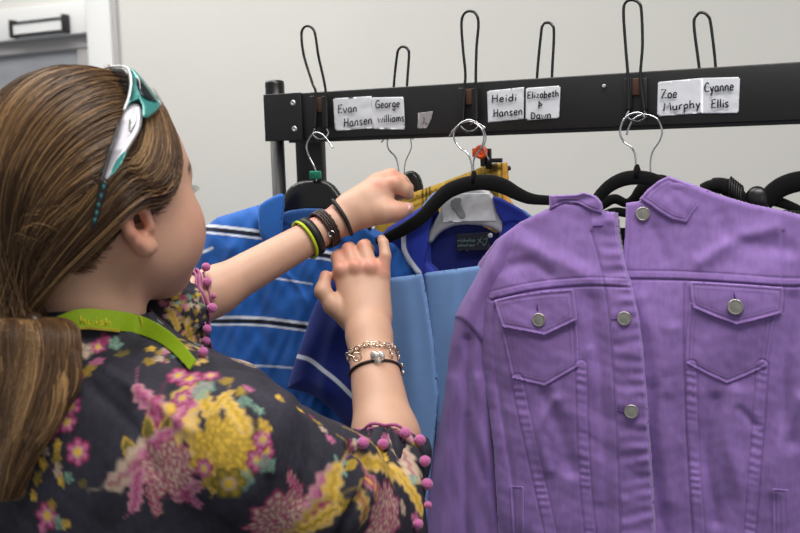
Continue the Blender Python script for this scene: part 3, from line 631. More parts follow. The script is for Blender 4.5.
def HR(X, Y):
    P = np.stack([X, Y], -1)
    h = .030*np.sqrt(1-(1-np.clip((850-X)/90, 0, 1))**2)*(.45+.55*ss(190, 300, Y))+.004*ss(230, 330, Y)
    h += .0026*nz(P*(1, .6), .010, 61)+.0008*nz(P@np.array([[.8, -.6], [.6, .8]])*(1, .4), .02, 64)+.0012*np.abs(nz(P@np.array([[.7, -.7], [.7, .7]])*(1, .35), .013, 65))+.00025*nz(P, .05, 62)
    h += fold(X, Y, [(775, 228), (740, 238), (700, 262)], 8, 0.0045)+fold(X, Y, [(720, 215), (735, 240), (790, 250)], 8, -0.0032)+fold(X, Y, [(655, 230), (665, 260)], 6, -0.0024)
    h += strip(X, Y, [(622, 275.5), (650, 275.5), (690, 276.5), (740, 279.5), (783, 282.5), (810, 282.5)], 3.8, .0002, 6)+seam(X, Y, yokeR, .0018, 1.1)
    h += strip(X, Y, sR1, 5.0, .00045, 8)+strip(X, Y, sR2, 5.4, .00045, 8, 2)
    h += seam(X, Y, [(685, 284), (683.5, 330), (684, 370), (686, 430), (690, 500), (697, 640)], .0016, 1.3)
    h += seam(X, Y, [(783, 232), (782, 262), (783, 286), (782, 312)], .0016, 1.6)
    h += fold(X, Y, [(640, 300), (655, 350), (660, 420), (668, 500)], 9, 0.0045)+fold(X, Y, [(652, 390), (650, 450), (664, 533)], 7, -0.0048)+fold(X, Y, [(672, 330), (668, 390)], 8, 0.0032)
    h += fold(X, Y, [(715, 400), (706, 450), (716, 520)], 7, -0.0064)+fold(X, Y, [(735, 395), (728, 440), (740, 490), (735, 533)], 9, 0.0056)+fold(X, Y, [(740, 410), (755, 425)], 5, -0.0032)
    h += fold(X, Y, [(792, 300), (783, 370), (790, 440)], 9, -0.0064)+fold(X, Y, [(800, 400), (780, 450), (775, 490)], 8, 0.0048)
    h += -.0008*np.exp(-((np.abs(X-np.interp(Y, [204, 262, 290], [626, 623, 620]))-4)/.8)**2)*(Y < 290)
    h += fold(X, Y, [(640, 232), (638, 262)], 1.2, -.0006)
    return h
BASE = (139, 108, 172)
def wear(X, Y, extra, seed):
    P = np.stack([X, Y], -1)
    n = .5+.5*nz(P*(1.6, .25), .09, seed); c = L_(BASE)*np.ones(X.shape+(3,)); k = (1+.07*(n-.5)+.04*nz(P, .02, seed+1)+.012*nz(P, .08, seed+2))[..., None]
    c = c*k
    for path, w, v in extra:
        d, s, g = pd(X, Y, crv(path, 5)); m_ = (np.exp(-(d/w)**2)*v)[..., None]; c = c*(1+m_)
    return c
stL = [(yokeL, 1.2, -.35), ([(p[0]-6.2, p[1]) for p in sL1], .9, -.22), ([(p[0]+6, p[1]) for p in sL1], .9, -.16), ([(p[0]+5.8, p[1]) for p in sL2], 1.0, -.28), ([(p[0]-5.8, p[1]) for p in sL2], .8, -.14), ([(492, 293.5), (520, 287), (548, 282.5), (590, 279.5), (632, 281)], .8, -.2), ([(p[0]-4, p[1]) for p in LE], .7, -.14), ([(492, 296), (520, 289.5), (548, 285), (590, 282), (632, 283.5)], 3.5, .12), (sL1, 4.5, .10), (sL2, 4.5, .10), (LE, 2.2, .16), (PL, .9, -.18)]
stR = [(yokeR, 1.2, -.35), ([(p[0]-6, p[1]) for p in sR1], 1.0, -.26), ([(p[0]+6, p[1]) for p in sR1], .8, -.14), ([(p[0]+6.4, p[1]) for p in sR2], 1.0, -.26), ([(p[0]-6.2, p[1]) for p in sR2], .8, -.14), ([(622, 272), (690, 273), (740, 276), (810, 279)], .8, -.2), ([(684.5, 284), (683.5, 330), (684, 366)], .9, -.25), ([(630, 206), (629, 235), (627, 270)], .7, -.12), ([(622, 275.5), (690, 276.5), (783, 282.5), (810, 282.5)], 3.5, .12), (sR1, 4.5, .10), (sR2, 4.5, .10), (RE[:4], 2.2, .14)]
outR = [(626, 203), (640, 201), (650, 190), (668, 180), (690, 184), (708, 191), (722, 196), (750, 204), (780, 210), (808, 217), (835, 232), (858, 262), (866, 330), (868, 420), (868, 650), (640, 650), (630, 400), (618, 300), (622, 262), (625, 235)]
YA = 1.168; YB2 = 1.156
panel('front_panel', outR, YA, 'denim', jk, h=HR, step=1.0, puff=(.004, 5), thick=.002, col=lambda X, Y: wear(X, Y, stR, 7))
outL = [(549, 208), (565, 203), (585, 205), (600, 211), (614.5, 213)]+LE[1:]+[(508, 650), (500, 560), (494, 450), (485, 380), (470, 340), (462, 318), (468, 290), (479, 262), (496, 240), (520, 222)]
panel('front_panel', outL, YB2, 'denim', jk, h=HL, step=1.0, puff=(.004, 5), thick=.002, col=lambda X, Y: wear(X, Y, stL, 8))
panel('back_panel', [(520, 232), (585, 225), (600, 300), (640, 300), (660, 225), (700, 210), (800, 225), (850, 260), (862, 650), (500, 650), (490, 300)], 1.19, 'denim', jk, step=3, thick=.002, col=lambda X, Y: wear(X, Y, [], 9))
# sleeve at the viewer's left
def HS(X, Y):
    P = np.stack([X, Y], -1); lx = np.interp(Y, [230, 316, 345, 400, 450, 500, 533, 650], [500, 452, 446, 439, 431, 423, 417, 405]); rx = np.interp(Y, [230, 300, 345, 370, 420, 480, 533, 650], [530, 497, 490, 491, 498, 504, 513, 530])
    t = np.clip((X-lx)/(rx-lx), 0, 1); h = .030*np.sqrt(np.clip(1-(2*t-1)**2, 0, 1))
    h += .0015*nz(P*(1, .4), .03, 71)
    h += fold(X, Y, [(468, 340), (466, 400), (465, 450), (466, 533), (468, 640)], 5, -.006)+fold(X, Y, [(478, 380), (484, 440), (492, 500), (498, 560)], 7, .004)+fold(X, Y, [(450, 380), (446, 440), (440, 533)], 6, .003)
    h += fold(X, Y, [(451, 330), (462, 360), (470, 380)], 6, -.0012)+fold(X, Y, [(468, 418), (474, 450), (484, 480)], 5, -.0014)
    return h
slo = [(500, 252), (482, 268), (468, 290), (452, 317), (447, 345), (442, 380), (438, 405), (431, 450), (423, 500), (417, 533), (408, 650), (532, 650), (522, 580), (512, 533), (504.5, 500), (501, 460), (499, 420), (494, 385), (491, 360), (488, 330), (497, 300), (510, 280)]
slv = panel('sleeve', slo, 1.163, 'denim', jk, h=HS, step=1.1, puff=(.003, 4), thick=.003, col=lambda X, Y: wear(X, Y, [([(453, 318), (466, 325), (481, 342), (489, 362)], 1.5, -.25)], 10))
# shoulder overlap: the dropped armhole edge of the front
def HSH(X, Y): return HS(X, Y)+.0035+seam(X, Y, [(452, 315), (466, 322), (481, 338), (490, 352)], .001, 1)
panel('shoulder_panel', [(520, 222), (496, 240), (479, 262), (467, 290), (452, 317), (460, 319), (467, 324), (475, 333), (482, 342), (489, 352), (495, 330), (500, 305), (512, 285), (530, 250)], 1.163, 'denim', jk, h=lambda X, Y: HSH(X, Y)*(1-ss(490, 530, X))+(HL(X, Y)+.0035)*ss(490, 530, X), step=1.1, thick=.003, puff=(.003, 4), col=lambda X, Y: wear(X, Y, [([(453, 315), (466, 321), (481, 338), (489, 350)], 2, .12)], 12))
# pockets and flaps
def edge_h(poly, k=.0012, gap=3.2):
    P = np.vstack([poly, poly[:1]])
    def f(X, Y):
        d, s, g = pd(X, Y, P); return k-.0007*np.exp(-((d-gap)/.8)**2)-.0006*np.exp(-((d-gap-4)/.8)**2)*0+.0006*np.exp(-(d/1.8)**2)
    return f
def edge_c(poly, seed):
    P = np.vstack([poly, poly[:1]]); return lambda X, Y: wear(X, Y, [(P, 1.8, .15), ], seed)*(1-.24*np.exp(-((pd(X, Y, P)[0]-3.4)/.8)**2))[..., None]*(1-.20*np.exp(-((pd(X, Y, P)[0]-7.2)/.8)**2))[..., None]
pkL = np.array([(500, 322), (575, 316), (577.5, 342), (578, 367), (562, 376), (545, 386), (528, 382), (512, 378), (507, 355)]); flL = np.array([(494, 300), (515, 295.5), (545, 291.5), (573, 289.5), (575, 304), (577, 320), (562, 327), (545, 335), (524, 331), (502, 327), (498, 314)])
pkR = np.array([(690, 303), (775, 312), (771, 340), (767, 366), (748, 375), (727, 383.5), (706, 374), (685.5, 363), (687, 330)]); flR = np.array([(690, 281.5), (720, 283), (750, 285), (783, 287.5), (783.5, 300), (782, 313), (760, 319), (737, 324.5), (715, 317), (693, 307.5), (691, 295)])
for pk, fl, Hb, y0, sd in ((pkL, flL, HL, YB2, 14), (pkR, flR, HR, YA, 16)):
    e1 = edge_h(pk); e2 = edge_h(fl)
    sm = Hb
    panel('pocket', pk, y0, 'denim', jk, h=lambda X, Y: sm(X, Y)+.004+e1(X, Y), step=.9, thick=.0022, col=edge_c(pk, sd))
    panel('pocket_flap', fl, y0, 'denim', jk, h=lambda X, Y: sm(X, Y)+.004+.0028+e2(X, Y)+.002*ss(280, 330, Y), step=.9, thick=.0024, col=edge_c(fl, sd+1))
for wp, Hb, y0 in (([(510, 486), (523, 487), (524, 560), (514, 560)], HL, YB2), ([(772.5, 489), (788, 490), (790, 560), (774, 560)], HR, YA)):
    e1 = edge_h(np.array(wp), gap=2.4); panel('welt_pocket', wp, y0, 'denim', jk, h=lambda X, Y: Hb(X, Y)+.004+e1(X, Y), step=.9, thick=.0022, col=edge_c(np.array(wp), 19))
bg = panel('dark_backing', [(602, 229), (640, 227), (668, 260), (660, 600), (596, 600), (590, 260)], 1.198, 'velvet', None, step=3, thick=.003)  # black sheet added to make the jacket's neck opening dark inside
tag(bg, 'black sheet added for the dark inside the open neck of the lilac jacket', 'garment')
# hem band
for ob, Hb, y0 in (([(510, 628), (658, 628), (658, 650), (512, 650)], HL, YB2), ([(640, 628), (868, 628), (868, 650), (640, 650)], HR, YA)):
    panel('hem_band', ob, y0, 'denim', jk, h=lambda X, Y: Hb(X, Y)+.005, step=2, thick=.003, col=lambda X, Y: wear(X, Y, [], 3))
# collar leaves
cR = np.array([(639, 199), (648, 189), (658, 181), (668, 176), (688, 183), (709, 190.5), (698, 207), (686.5, 223.5), (672, 220), (660, 213), (650, 205.5)])
def cRh(X, Y): d = pd(X, Y, [(655, 205), (700, 190)])[0]; return .004*np.exp(-(pd(X, Y, [(668, 176), (709, 190)])[0]/14)**2)*0+.006*ss(176, 222, Y)+.0006*nz(np.stack([X, Y], -1), .04, 6)
ec = edge_c(cR, 21); eh = edge_h(cR, gap=3.6)
panel('collar', cR, 1.153, 'denim', jk, h=lambda X, Y: cRh(X, Y)+eh(X, Y), step=.8, puff=(.003, 4), thick=.003, col=ec)
cL = np.array([(549, 195.5), (562, 195), (576, 194.5), (584, 192.5), (595, 196), (601, 203), (602, 214), (590, 210), (578, 203.5), (565, 203), (557, 206), (549.5, 210)])
ecl = edge_c(cL, 22); ehl = edge_h(cL, gap=2.6)
panel('collar', cL, 1.140, 'denim', jk, h=lambda X, Y: ehl(X, Y)+.004*ss(560, 600, X)-.003*np.exp(-(pd(X, Y, [(560, 203), (590, 198)])[0]/4)**2), step=.8, puff=(.003, 4), thick=.003, col=ecl)
bandp = np.array([(596, 206), (602, 212), (614, 213), (615, 222), (602, 220), (592, 212)])
# buttons and buttonholes
def button(px, py, y0, Hb, extra=0., r=.0083):
    hh = float(Hb(np.array([float(px)]), np.array([float(py)]))[0])+extra
    c = W(px, py, y0-hh); mb = MB(); mb.lathe(c, (.1, -1, .12), [(r*.95, -.001), (r, .0008), (r*.97, .0022), (r*.86, .0028), (r*.8, .0023), (r*.6, .0026), (r*.2, .003)], 28); mb.build('button', 'button', jk)
    mb = MB(); w = .0006
button(643, 214, YA, HR, .0045); button(624.5, 318.5, YB2, HL, .0048); button(631.5, 411.5, YB2, HL, .0048); button(539, 320, YB2, HL, .010); button(735.5, 307, YA, HR, .010, .0088); button(637, 545, YB2, HL, .0048)
def bhole(pts, y0, Hb, extra=.0046):
    P = crv(np.array(pts, float), 6); hh = Hb(P[:, 0], P[:, 1])+extra; V = W(P[:, 0], P[:, 1], y0-hh); mb = MB(); mb.tube(V, .0007, 6); mb.build('buttonhole', M['bh'], jk)
M['bh'] = mat('purple_thread', (92, 60, 130), .8)
bhole([(593, 226), (603, 225.5)], YB2, HL); bhole([(611, 319.5), (617, 319)], YB2, HL); bhole([(617, 411), (624, 411.5)], YB2, HL); bhole([(537, 303), (537.5, 311)], YB2, HL, .0096); bhole([(734, 292), (735, 299)], YA, HR, .0096)
mb = MB(); mb.ell(W(603, 225, YB2-float(HL(np.array([603.]), np.array([225.]))[0])-.001), (.0012, .001, .0012)); mb.build('rivet', 'button', jk)
# ------------------------------------------------------------------ implicit surfaces for the person
class SDF:
    def __init__(s): s.p = []
    def cone(s, a, b, ra, rb, k=.012, op='+', flat=None):
        a = np.array(a, float); b = np.array(b, float); v = b-a; L2 = v@v+1e-12
        fn = None
        if flat is not None:
            n = np.array(flat[0], float); n = n-(n@v)/L2*v; n /= np.linalg.norm(n); n = n; q = flat[1]-1; fn = (n, q)
        def f(P):
            w = P-a; t = np.clip((w@v)/L2, 0, 1); w = w-t[:, None]*v
            if fn is not None: w = w+(w@fn[0])[:, None]*fn[0]*fn[1]
            return np.sqrt((w*w).sum(1))-(ra+(rb-ra)*t)
        s.p.append((f, k, op)); return s
    def ell(s, c, r, R=np.eye(3), k=.012, op='+'):
        c = np.array(c, float); r = np.array(r, float); R = np.array(R)
        def f(P):
            q = (P-c)@R; k0 = np.sqrt(((q/r)**2).sum(1)); k1 = np.sqrt(((q/r/r)**2).sum(1))+1e-9
            return k0*(k0-1)/k1
        s.p.append((f, k, op)); return s
    def fn(s, f, k=.005, op='-'): s.p.append((f, k, op)); return s
    def chain(s, pts, rs, k=.006, **kw):
        for i in range(len(pts)-1): s.cone(pts[i], pts[i+1], rs[i], rs[i+1], k if i else kw.get('k0', k), '+', kw.get('flat'))
        return s
    def ev(s, P, keep=None):
        d = None
        for i, (f, k, op) in enumerate(s.p):
            if keep is not None and not keep[i]: continue
            e = f(P)
            if d is None: d = e if op == '+' else np.full(len(P), 1.0); 
            else:
                if op == '+': h = np.maximum(k-np.abs(d-e), 0)/k; d = np.minimum(d, e)-h*h*k*.25
                else: h = np.maximum(k-np.abs(d+e), 0)/k; d = np.maximum(d, -e)+h*h*k*.25
        return d if d is not None else np.full(len(P), 1.0)
    def mesh(s, lo, hi, h, disp=None):
        lo = np.array(lo, float); hi = np.array(hi, float); B = 16
        nb = np.ceil((hi-lo)/h/B).astype(int); n = nb*B+1
        F = np.ones(n, np.float32); rad = B*h*.87
        g = np.stack(np.meshgrid(*[np.arange(B+1)]*3, indexing='ij'), -1).reshape(-1, 3)*h
        cs = np.stack(np.meshgrid(*[np.arange(k) for k in nb], indexing='ij'), -1).reshape(-1, 3)
        cen = lo+(cs+.5)*B*h
        dp = np.stack([p[0](cen) for p in s.p], 1); ks = np.array([p[1] for p in s.p])
        d0 = s.ev(cen)
        for i, (bi, bj, bk) in enumerate(cs):
            sl = (slice(bi*B, bi*B+B+1), slice(bj*B, bj*B+B+1), slice(bk*B, bk*B+B+1))
            if abs(d0[i]) > rad*1.9+.02: 
                F[sl] = d0[i]; continue
            keep = dp[i] < 2.2*rad+ks+.03
            v = s.ev(lo+np.array([bi, bj, bk])*B*h+g, keep)
            F[sl] = v.reshape(B+1, B+1, B+1)
        return surfnets(F, lo, h)
def surfnets(F, lo, h):
    I = F < 0; n = I.shape
    c = I[:-1, :-1, :-1].astype(np.int8)
    for a in ((1, 0, 0), (0, 1, 0), (0, 0, 1), (1, 1, 0), (1, 0, 1), (0, 1, 1), (1, 1, 1)):
        c = c+I[a[0]:n[0]-1+a[0], a[1]:n[1]-1+a[1], a[2]:n[2]-1+a[2]]
    act = (c > 0) & (c < 8); ijk = np.argwhere(act); idx = np.full(act.shape, -1, np.int32); idx[act] = np.arange(len(ijk))
    cor = np.array([[x, y, z] for x in (0, 1) for y in (0, 1) for z in (0, 1)])
    vals = np.stack([F[ijk[:, 0]+q[0], ijk[:, 1]+q[1], ijk[:, 2]+q[2]] for q in cor], 1)
    S = np.zeros((len(ijk), 3)); N = np.zeros(len(ijk))
    for a in range(8):
        for b in range(a+1, 8):
            if np.abs(cor[a]-cor[b]).sum() != 1: continue
            va, vb = vals[:, a], vals[:, b]; m = (va < 0) != (vb < 0)
            t = np.where(m, va/(va-vb+1e-20), 0); p = cor[a]+t[:, None]*(cor[b]-cor[a]); S += p*m[:, None]; N += m
    V = lo+(ijk+S/np.maximum(N, 1)[:, None])*h; Q = []
    for ax in range(3):
        b1, b2 = [(1, 2), (2, 0), (0, 1)][ax]
        s0 = [slice(1, -1)]*3; s1 = [slice(1, -1)]*3; s0[ax] = slice(0, -1); s1[ax] = slice(1, None)
        A = I[tuple(s0)]; Bb = I[tuple(s1)]; e = np.argwhere(A != Bb); off = np.array([1, 1, 1]); off[ax] = 0; e0 = e+off
        def cell(d1, d2):
            q = e0.copy(); q[:, b1] -= d1; q[:, b2] -= d2; return idx[q[:, 0], q[:, 1], q[:, 2]]
        q = np.stack([cell(1, 1), cell(0, 1), cell(0, 0), cell(1, 0)], 1)
        fl = ~A[tuple(e.T)]; q[fl] = q[fl][:, ::-1]; Q.append(q)
    Q = np.concatenate(Q); Q = Q[(Q >= 0).all(1)]
    return V, Q
def vnormals(V, Q):
    n = np.cross(V[Q[:, 2]]-V[Q[:, 0]], V[Q[:, 3]]-V[Q[:, 1]]); N = np.zeros_like(V)
    for k in range(4):
        for a in range(3): N[:, a] += np.bincount(Q[:, k], n[:, a], len(V))
    return N/(np.linalg.norm(N, axis=1)[:, None]+1e-12)
def d1(px, py, dep): return D(float(px), float(py), float(dep))
# ------------------------------------------------------------------ head frame
UPW = np.array([0, 0, 1.0])
RH = np.array([RT[0], RT[1], 0]); RH /= np.linalg.norm(RH); FHh = np.array([FW[0], FW[1], 0]); FHh /= np.linalg.norm(FHh)
ya = math.radians(50); pit = math.radians(7)
hf0 = math.cos(ya)*RH+math.sin(ya)*FHh
HF = math.cos(pit)*hf0+math.sin(pit)*UPW
HL_ = np.cross(UPW, HF); HL_ /= np.linalg.norm(HL_); HU = np.cross(HF, HL_)
HO = d1(87, 191, .98); HM = np.stack([HF, HL_, HU], 1)
def hp(x, y, z): return HO+HM@np.array([x, y, z], float)
body = SDF()
B_ = body
B_.ell(hp(0, 0, .008), (.097, .075, .097), HM)
B_.ell(hp(.038, 0, -.040), (.060, .060, .070), HM, .03)
B_.ell(hp(.04, 0, .02), (.062, .064, .06), HM, .03)
for s_ in (-1, 1):
    B_.cone(hp(.0, s_*.056, -.055), hp(.060, s_*.022, -.100), .014, .015, .035)
    B_.ell(hp(.068, s_*.043, -.048), (.026, .022, .029), HM, .03)
    B_.ell(hp(.050, s_*.042, -.066), (.03, .02, .026), HM, .03)
B_.ell(hp(.074, 0, -.100), (.020, .024, .018), HM, .03)
B_.ell(hp(.086, 0, -.080), (.014, .026, .018), HM, .02)
B_.cone(hp(.088, 0, -.004), hp(.106, 0, -.050), .007, .0095, .014)
for s_ in (-1, 1): B_.ell(hp(.098, s_*.012, -.053), (.009, .007, .007), HM, .006)
B_.cone(hp(.084, -.030, .004), hp(.084, .030, .004), .011, .011, .02)
for s_ in (-1, 1): B_.ell(hp(.098, s_*.033, -.020), (.013, .017, .012), HM, .012, '-')
for s_ in (-1, 1): B_.ell(hp(.080, s_*.032, -.020), (.0128, .0135, .0125), HM, .004)
B_.ell(hp(.097, 0, -.076), (.007, .021, .005), HM, .004); B_.ell(hp(.096, 0, -.085), (.008, .019, .006), HM, .004)
# ears
for s_ in (-1, 1):
    ea = lambda u, w, o: hp(.000+u*.85-o*.38-w*.28, s_*(.073+o*.75+max(-u, 0)*.22), -.032+w*.88)   # u forward, w up, o outwards
    B_.ell(ea(0, 0, .006), (.016, .0055, .026), HM, .008)
    arc = [(.012, -.002), (.013, .012), (.008, .023), (-.003, .028), (-.014, .023), (-.0185, .010), (-.0175, -.004), (-.012, -.016), (-.004, -.025), (.005, -.026)]
    pts = [ea(u, w, .010+(.003 if u < 0 else 0)) for u, w in arc]
    B_.chain(pts, [.0030, .0033, .0036, .0038, .0038, .0037, .0038, .0042, .0058, .0050], .008)
    B_.chain([ea(-.004, .016, .010), ea(-.010, .006, .010), ea(-.008, -.008, .010), ea(.000, -.014, .010)], [.0022, .0026, .0028, .0025], .004)
    B_.ell(ea(.003, .002, .012), (.0075, .007, .010), HM, .004, '-')
    B_.ell(ea(.004, .0, .004), (.0045, .012, .005), HM, .003, '-')
    B_.cone(ea(.013, .004, .009), ea(.013, -.006, .009), .0035, .0035, .005)
# neck, torso
NB = d1(104, 372, 1.0)
B_.cone(hp(-.024, 0, -.055), d1(103, 372, 1.0), .050, .054, .025)
SR = d1(240, 450, .90); SL = d1(92, 392, 1.10)
B_.cone(SR*.86+NB*.14-UPW*.02, SL-UPW*.015, .026, .030, .015)
B_.cone(NB-UPW*.07, d1(110, 640, 1.0), .075, .095, .04)
B_.cone(NB-UPW*.03, d1(190, 430, .95), .030, .030, .02)
# left arm and hand
EL = d1(138, 334, 1.10); WL = d1(337, 222, 1.225)
B_.cone(SL, EL, .046, .038, .03)
mL = d1(215, 291, 1.15)
B_.cone(EL, mL, .034, .0258, .02); B_.cone(mL, WL, .0258, .0185, .015)
vn = FW*.8+UP*.2
pal = np.cross(d1(385, 195, 1.245)-WL, RT); 
hl = lambda px, py, dd: d1(px, py, 1.235+dd)
B_.chain([WL, hl(352, 210, .0), hl(366, 202, .002)], [.0185, .0195, .0200], .008)
B_.cone(hl(345, 217, .0), hl(383, 190, .0), .0180, .0160, .008); B_.cone(hl(350, 208, .0), hl(380, 184, .012), .0165, .0148, .010)
B_.cone(hl(350, 219, -.002), hl(382, 206, -.006), .0150, .0140, .012)
B_.chain([hl(380, 187, .0), hl(395, 184, -.006), hl(404, 189, -.002), hl(409, 194, .004)], [.0118, .0100, .0086, .0070], .004)
B_.chain([hl(378, 184, .012), hl(391, 177.5, .012), hl(401, 182, .012), hl(408, 188, .016)], [.0125, .0105, .0090, .0075], .005)
B_.chain([hl(374, 184, .026), hl(386, 178.5, .03), hl(397, 186, .036), hl(402, 194, .036)], [.012, .0100, .0090, .0075], .005)
B_.chain([hl(372, 188, .036), hl(382, 184, .044), hl(391, 191, .05), hl(395, 198, .05)], [.011, .0090, .0080, .0068], .005)
B_.chain([hl(368, 215, -.006), hl(385, 212.5, -.012), hl(397, 211.5, -.012), hl(408, 208.5, -.008)], [.0140, .0115, .0095, .0078], .010)
# right arm and hand
ER = d1(380, 522, 1.01); WR = d1(369, 334, 1.165)
B_.cone(SR-UPW*.010, ER, .036, .038, .02)
fR = d1(386, 440, 1.07)
B_.cone(ER, fR, .039, .0335, .02); B_.cone(fR, WR, .0335, .0245, .02, flat=(FW, 1.12))
hr = lambda px, py, dd: d1(px, py, 1.185+dd)
B_.cone(WR, hr(366, 312, 0), .0245, .024, .014, flat=(FW, 1.2))
for (a, b, r0, r1) in (((356, 314), (343.5, 277), .0155, .0115), ((361, 314), (356, 274), .017, .0122), ((369, 314), (370, 274), .017, .012), ((377, 314), (381, 278), .016, .0108)):
    B_.cone(hr(a[0], a[1], .0), hr(b[0], b[1], .012), r0, r1, .014, flat=(FW, 1.15))
fing = [([(342, 271, .010), (337.5, 257.5, .026), (339, 255, .050), (346, 258, .062)], [.0104, .0084, .0076, .0066]),
        ([(355, 268, .010), (348.5, 249.5, .028), (350, 248, .054), (356, 252, .068)], [.0108, .0086, .0078, .0068]),
        ([(370, 268, .010), (364, 246.5, .024), (365, 245, .050), (370, 249, .064)], [.0106, .0084, .0076, .0066]),
        ([(382, 272, .010), (385.5, 256, .010), (383.5, 243, .018), (381.5, 239, .032)], [.0096, .0070, .0062, .0056])]
for pts, rs in fing: B_.chain([hr(*p) for p in pts], rs, .002, k0=.006)
for (x, y) in ((341, 264), (355.5, 261.5), (371, 262)): B_.ell(hr(x, y+5, .004), (.0075, .0075, .0075), k=.006)
B_.chain([hr(352, 320, .004), hr(333, 305, .002), hr(322.5, 291, .002), hr(325.5, 276, .010)], [.0155, .0112, .0088, .0070], .006)
print('body')
V, Q = body.mesh(*[np.array(v) for v in ((min(HO[0]-.14, SL[0]-.12), .35, 1.12), (-.02, 1.30, 1.80))], .0021)
def in_box():
    return None
print(len(V), 'body verts', proj(V)[0].max())
px, py = proj(V); loc = (V-HO)@HM
base = np.tile(L_((197, 154, 129)), (len(V), 1))
def blend(c, rgb, m_):
    m_ = np.clip(m_, 0, 1)[:, None]; return c*(1-m_)+L_(rgb)*m_
def gd(P, c, r): return np.exp(-(((P-c)**2).sum(1))/r/r)
for x, y, dd in ((341, 264, .0), (355.5, 262, 0), (371, 263, 0), (382.5, 266, 0), (338, 253, .02), (348, 245, .02), (364, 242, .02), (327, 276, .01)):
    base = blend(base, (212, 128, 112), .55*gd(V, hr(x, y, dd), .011))
for x, y, dd in ((394, 180, -.01), (380, 184, -.01), (391, 176, 0), (397, 210, -.015)): base = blend(base, (212, 130, 112), .45*gd(V, hl(x, y, dd), .012))
earc = hp(-.01, -.085, -.028); base = blend(base, (205, 120, 100), .5*gd(V, earc, .03))
base = blend(base, (205, 130, 115), .35*gd(V, hp(.07, -.05, -.045), .03))
lip = np.exp(-((loc[:, 2]+.080)/.009)**2)*np.exp(-(loc[:, 1]/.02)**2)*(loc[:, 0] > .092); base = blend(base, (180, 95, 92), lip)
br = np.exp(-((loc[:, 2]-(.006+.012*np.exp(-((np.abs(loc[:, 1])-.035)/.02)**2)-.004))/.0045)**2)*((np.abs(loc[:, 1]) > .014) & (np.abs(loc[:, 1]) < .056) & (loc[:, 0] > .06)); base = blend(base, (66, 46, 36), .9*br)
base = blend(base, (96, 66, 46), .8*((loc[:, 0] < .03) & (loc[:, 2] > .03)).astype(float))
# ------------------------------------------------------------------ the person
pz = thing('person', (float(NB[0]), float(NB[1])-.02, 0), 'person seen from behind in floral blouse, brown ponytail, both hands sorting clothes on the rack', 'person')
bd = link('body', V, Q, 'skin', pz, True, base)
for s_ in (-1, 1):
    mb = MB(); mb.ell(hp(.0770, s_*.032, -.020), (.0108, .0118, .0060), HM); eo = mb.build('eyeball', 'eye', pz)
    mb = MB(); mb.ell(hp(.0880, s_*.032, -.020), (.0018, .0048, .0046), HM); mb.build('iris', 'lash', eo)
    mb = MB()
    for t in np.linspace(-1, 1, 11):
        a = hp(.0915-.006*t*t, s_*(.032+.0125*t), -.0150-.003*t*t); e_ = a+HM@np.array([.012, s_*(.002+.004*t), .0035]); mid = (a+e_)/2-HM@np.array([0, 0, .0015])
        mb.tube(np.array([a, mid, e_]), [.0006, .0005, .0003], 4)
    mb.build('eyelashes', 'lash', pz)
def nailmk(c, nrm, along, w, l):
    n_ = np.array(nrm)/np.linalg.norm(nrm); a = along-(along@n_)*n_; a /= np.linalg.norm(a); R = np.stack([a, np.cross(n_, a), n_], 1)
    mb = MB(); mb.ell(c, (l, w, .0012), R, 14, 8); mb.build('fingernail', 'nail', pz)
tt = hl(406.5, 207.5, -.0155); nailmk(tt, -FW+.35*UP, hl(408, 208, 0)-hl(397, 210.5, 0), .0052, .0062)
# ------------------------------------------------------------------ blouse
bl = SDF()
bl.cone(d1(196, 434, .93), SL, .052, .052, .03)
bl.cone(SR, d1(170, 438, .95), .054, .06, .03)
bl.cone(d1(115, 440, .985), d1(128, 660, .985), .108, .125, .07)
bl.cone(d1(60, 430, 1.02), d1(70, 640, 1.02), .085, .085, .07)
bl.cone(d1(190, 470, .95), d1(205, 640, .97), .085, .090, .07)
bl.cone(NB-UPW*.016, d1(176, 420, .94), .052, .050, .03)
bl.cone(NB+UPW*.004, SL, .052, .05, .04)
bl.cone(SR, d1(312, 488, .945), .055, .062, .03); bl.cone(d1(312, 488, .945), d1(350, 508, .985), .062, .056, .03)
bl.cone(d1(350, 520, .98), d1(372, 535, 1.0), .055, .050, .02)
bl.cone(d1(380, 530, .998), d1(384, 452, 1.060), .0480, .0435, .012)
SLa = d1(110, 362, 1.09); SLb = d1(190, 312, 1.135)
bl.cone(SL, SLa, .055, .056, .03); bl.cone(SLa, SLb, .054, .046, .02); bl.cone(d1(128, 345, 1.09), d1(168, 322, 1.115), .056, .050, .02)
bl.cone(d1(150, 350, 1.10), d1(186, 350, 1.13), .046, .034, .02)
# openings: sleeve mouths and neckline
bl.cone(d1(386, 462, 1.052), d1(384, 400, 1.104), .0380, .0420, .004, '-')
bl.cone(d1(176, 316, 1.125), d1(236, 288, 1.155), .036, .050, .004, '-')
def unit_(v): return v/np.linalg.norm(v)
def cut(P0, n_):
    n_ = np.array(n_)/np.linalg.norm(n_); return lambda P: -( (P-P0)@n_ )   # negative beyond the plane
pcR = d1(385, 446, 1.064); nR = (d1(392, 400, 1.104)-d1(384, 470, 1.045)); nR /= np.linalg.norm(nR)
pcL = d1(202, 311, 1.14); nL = (d1(236, 307, 1.155)-d1(180, 316, 1.135)); nL /= np.linalg.norm(nL)
def near_cut(P0, n_, r): return lambda P: np.maximum(-((P-P0)@n_), np.linalg.norm(P-P0, axis=1)-r)
bl.fn(near_cut(pcR, nR, .085), .003); bl.fn(near_cut(pcL, nL, .085), .003)
nk0, nk1 = hp(-.024, 0, -.055), d1(103, 372, 1.0)
bl.cone(nk1, nk0+(nk1-nk0)*.40, .063, .0585, .02)
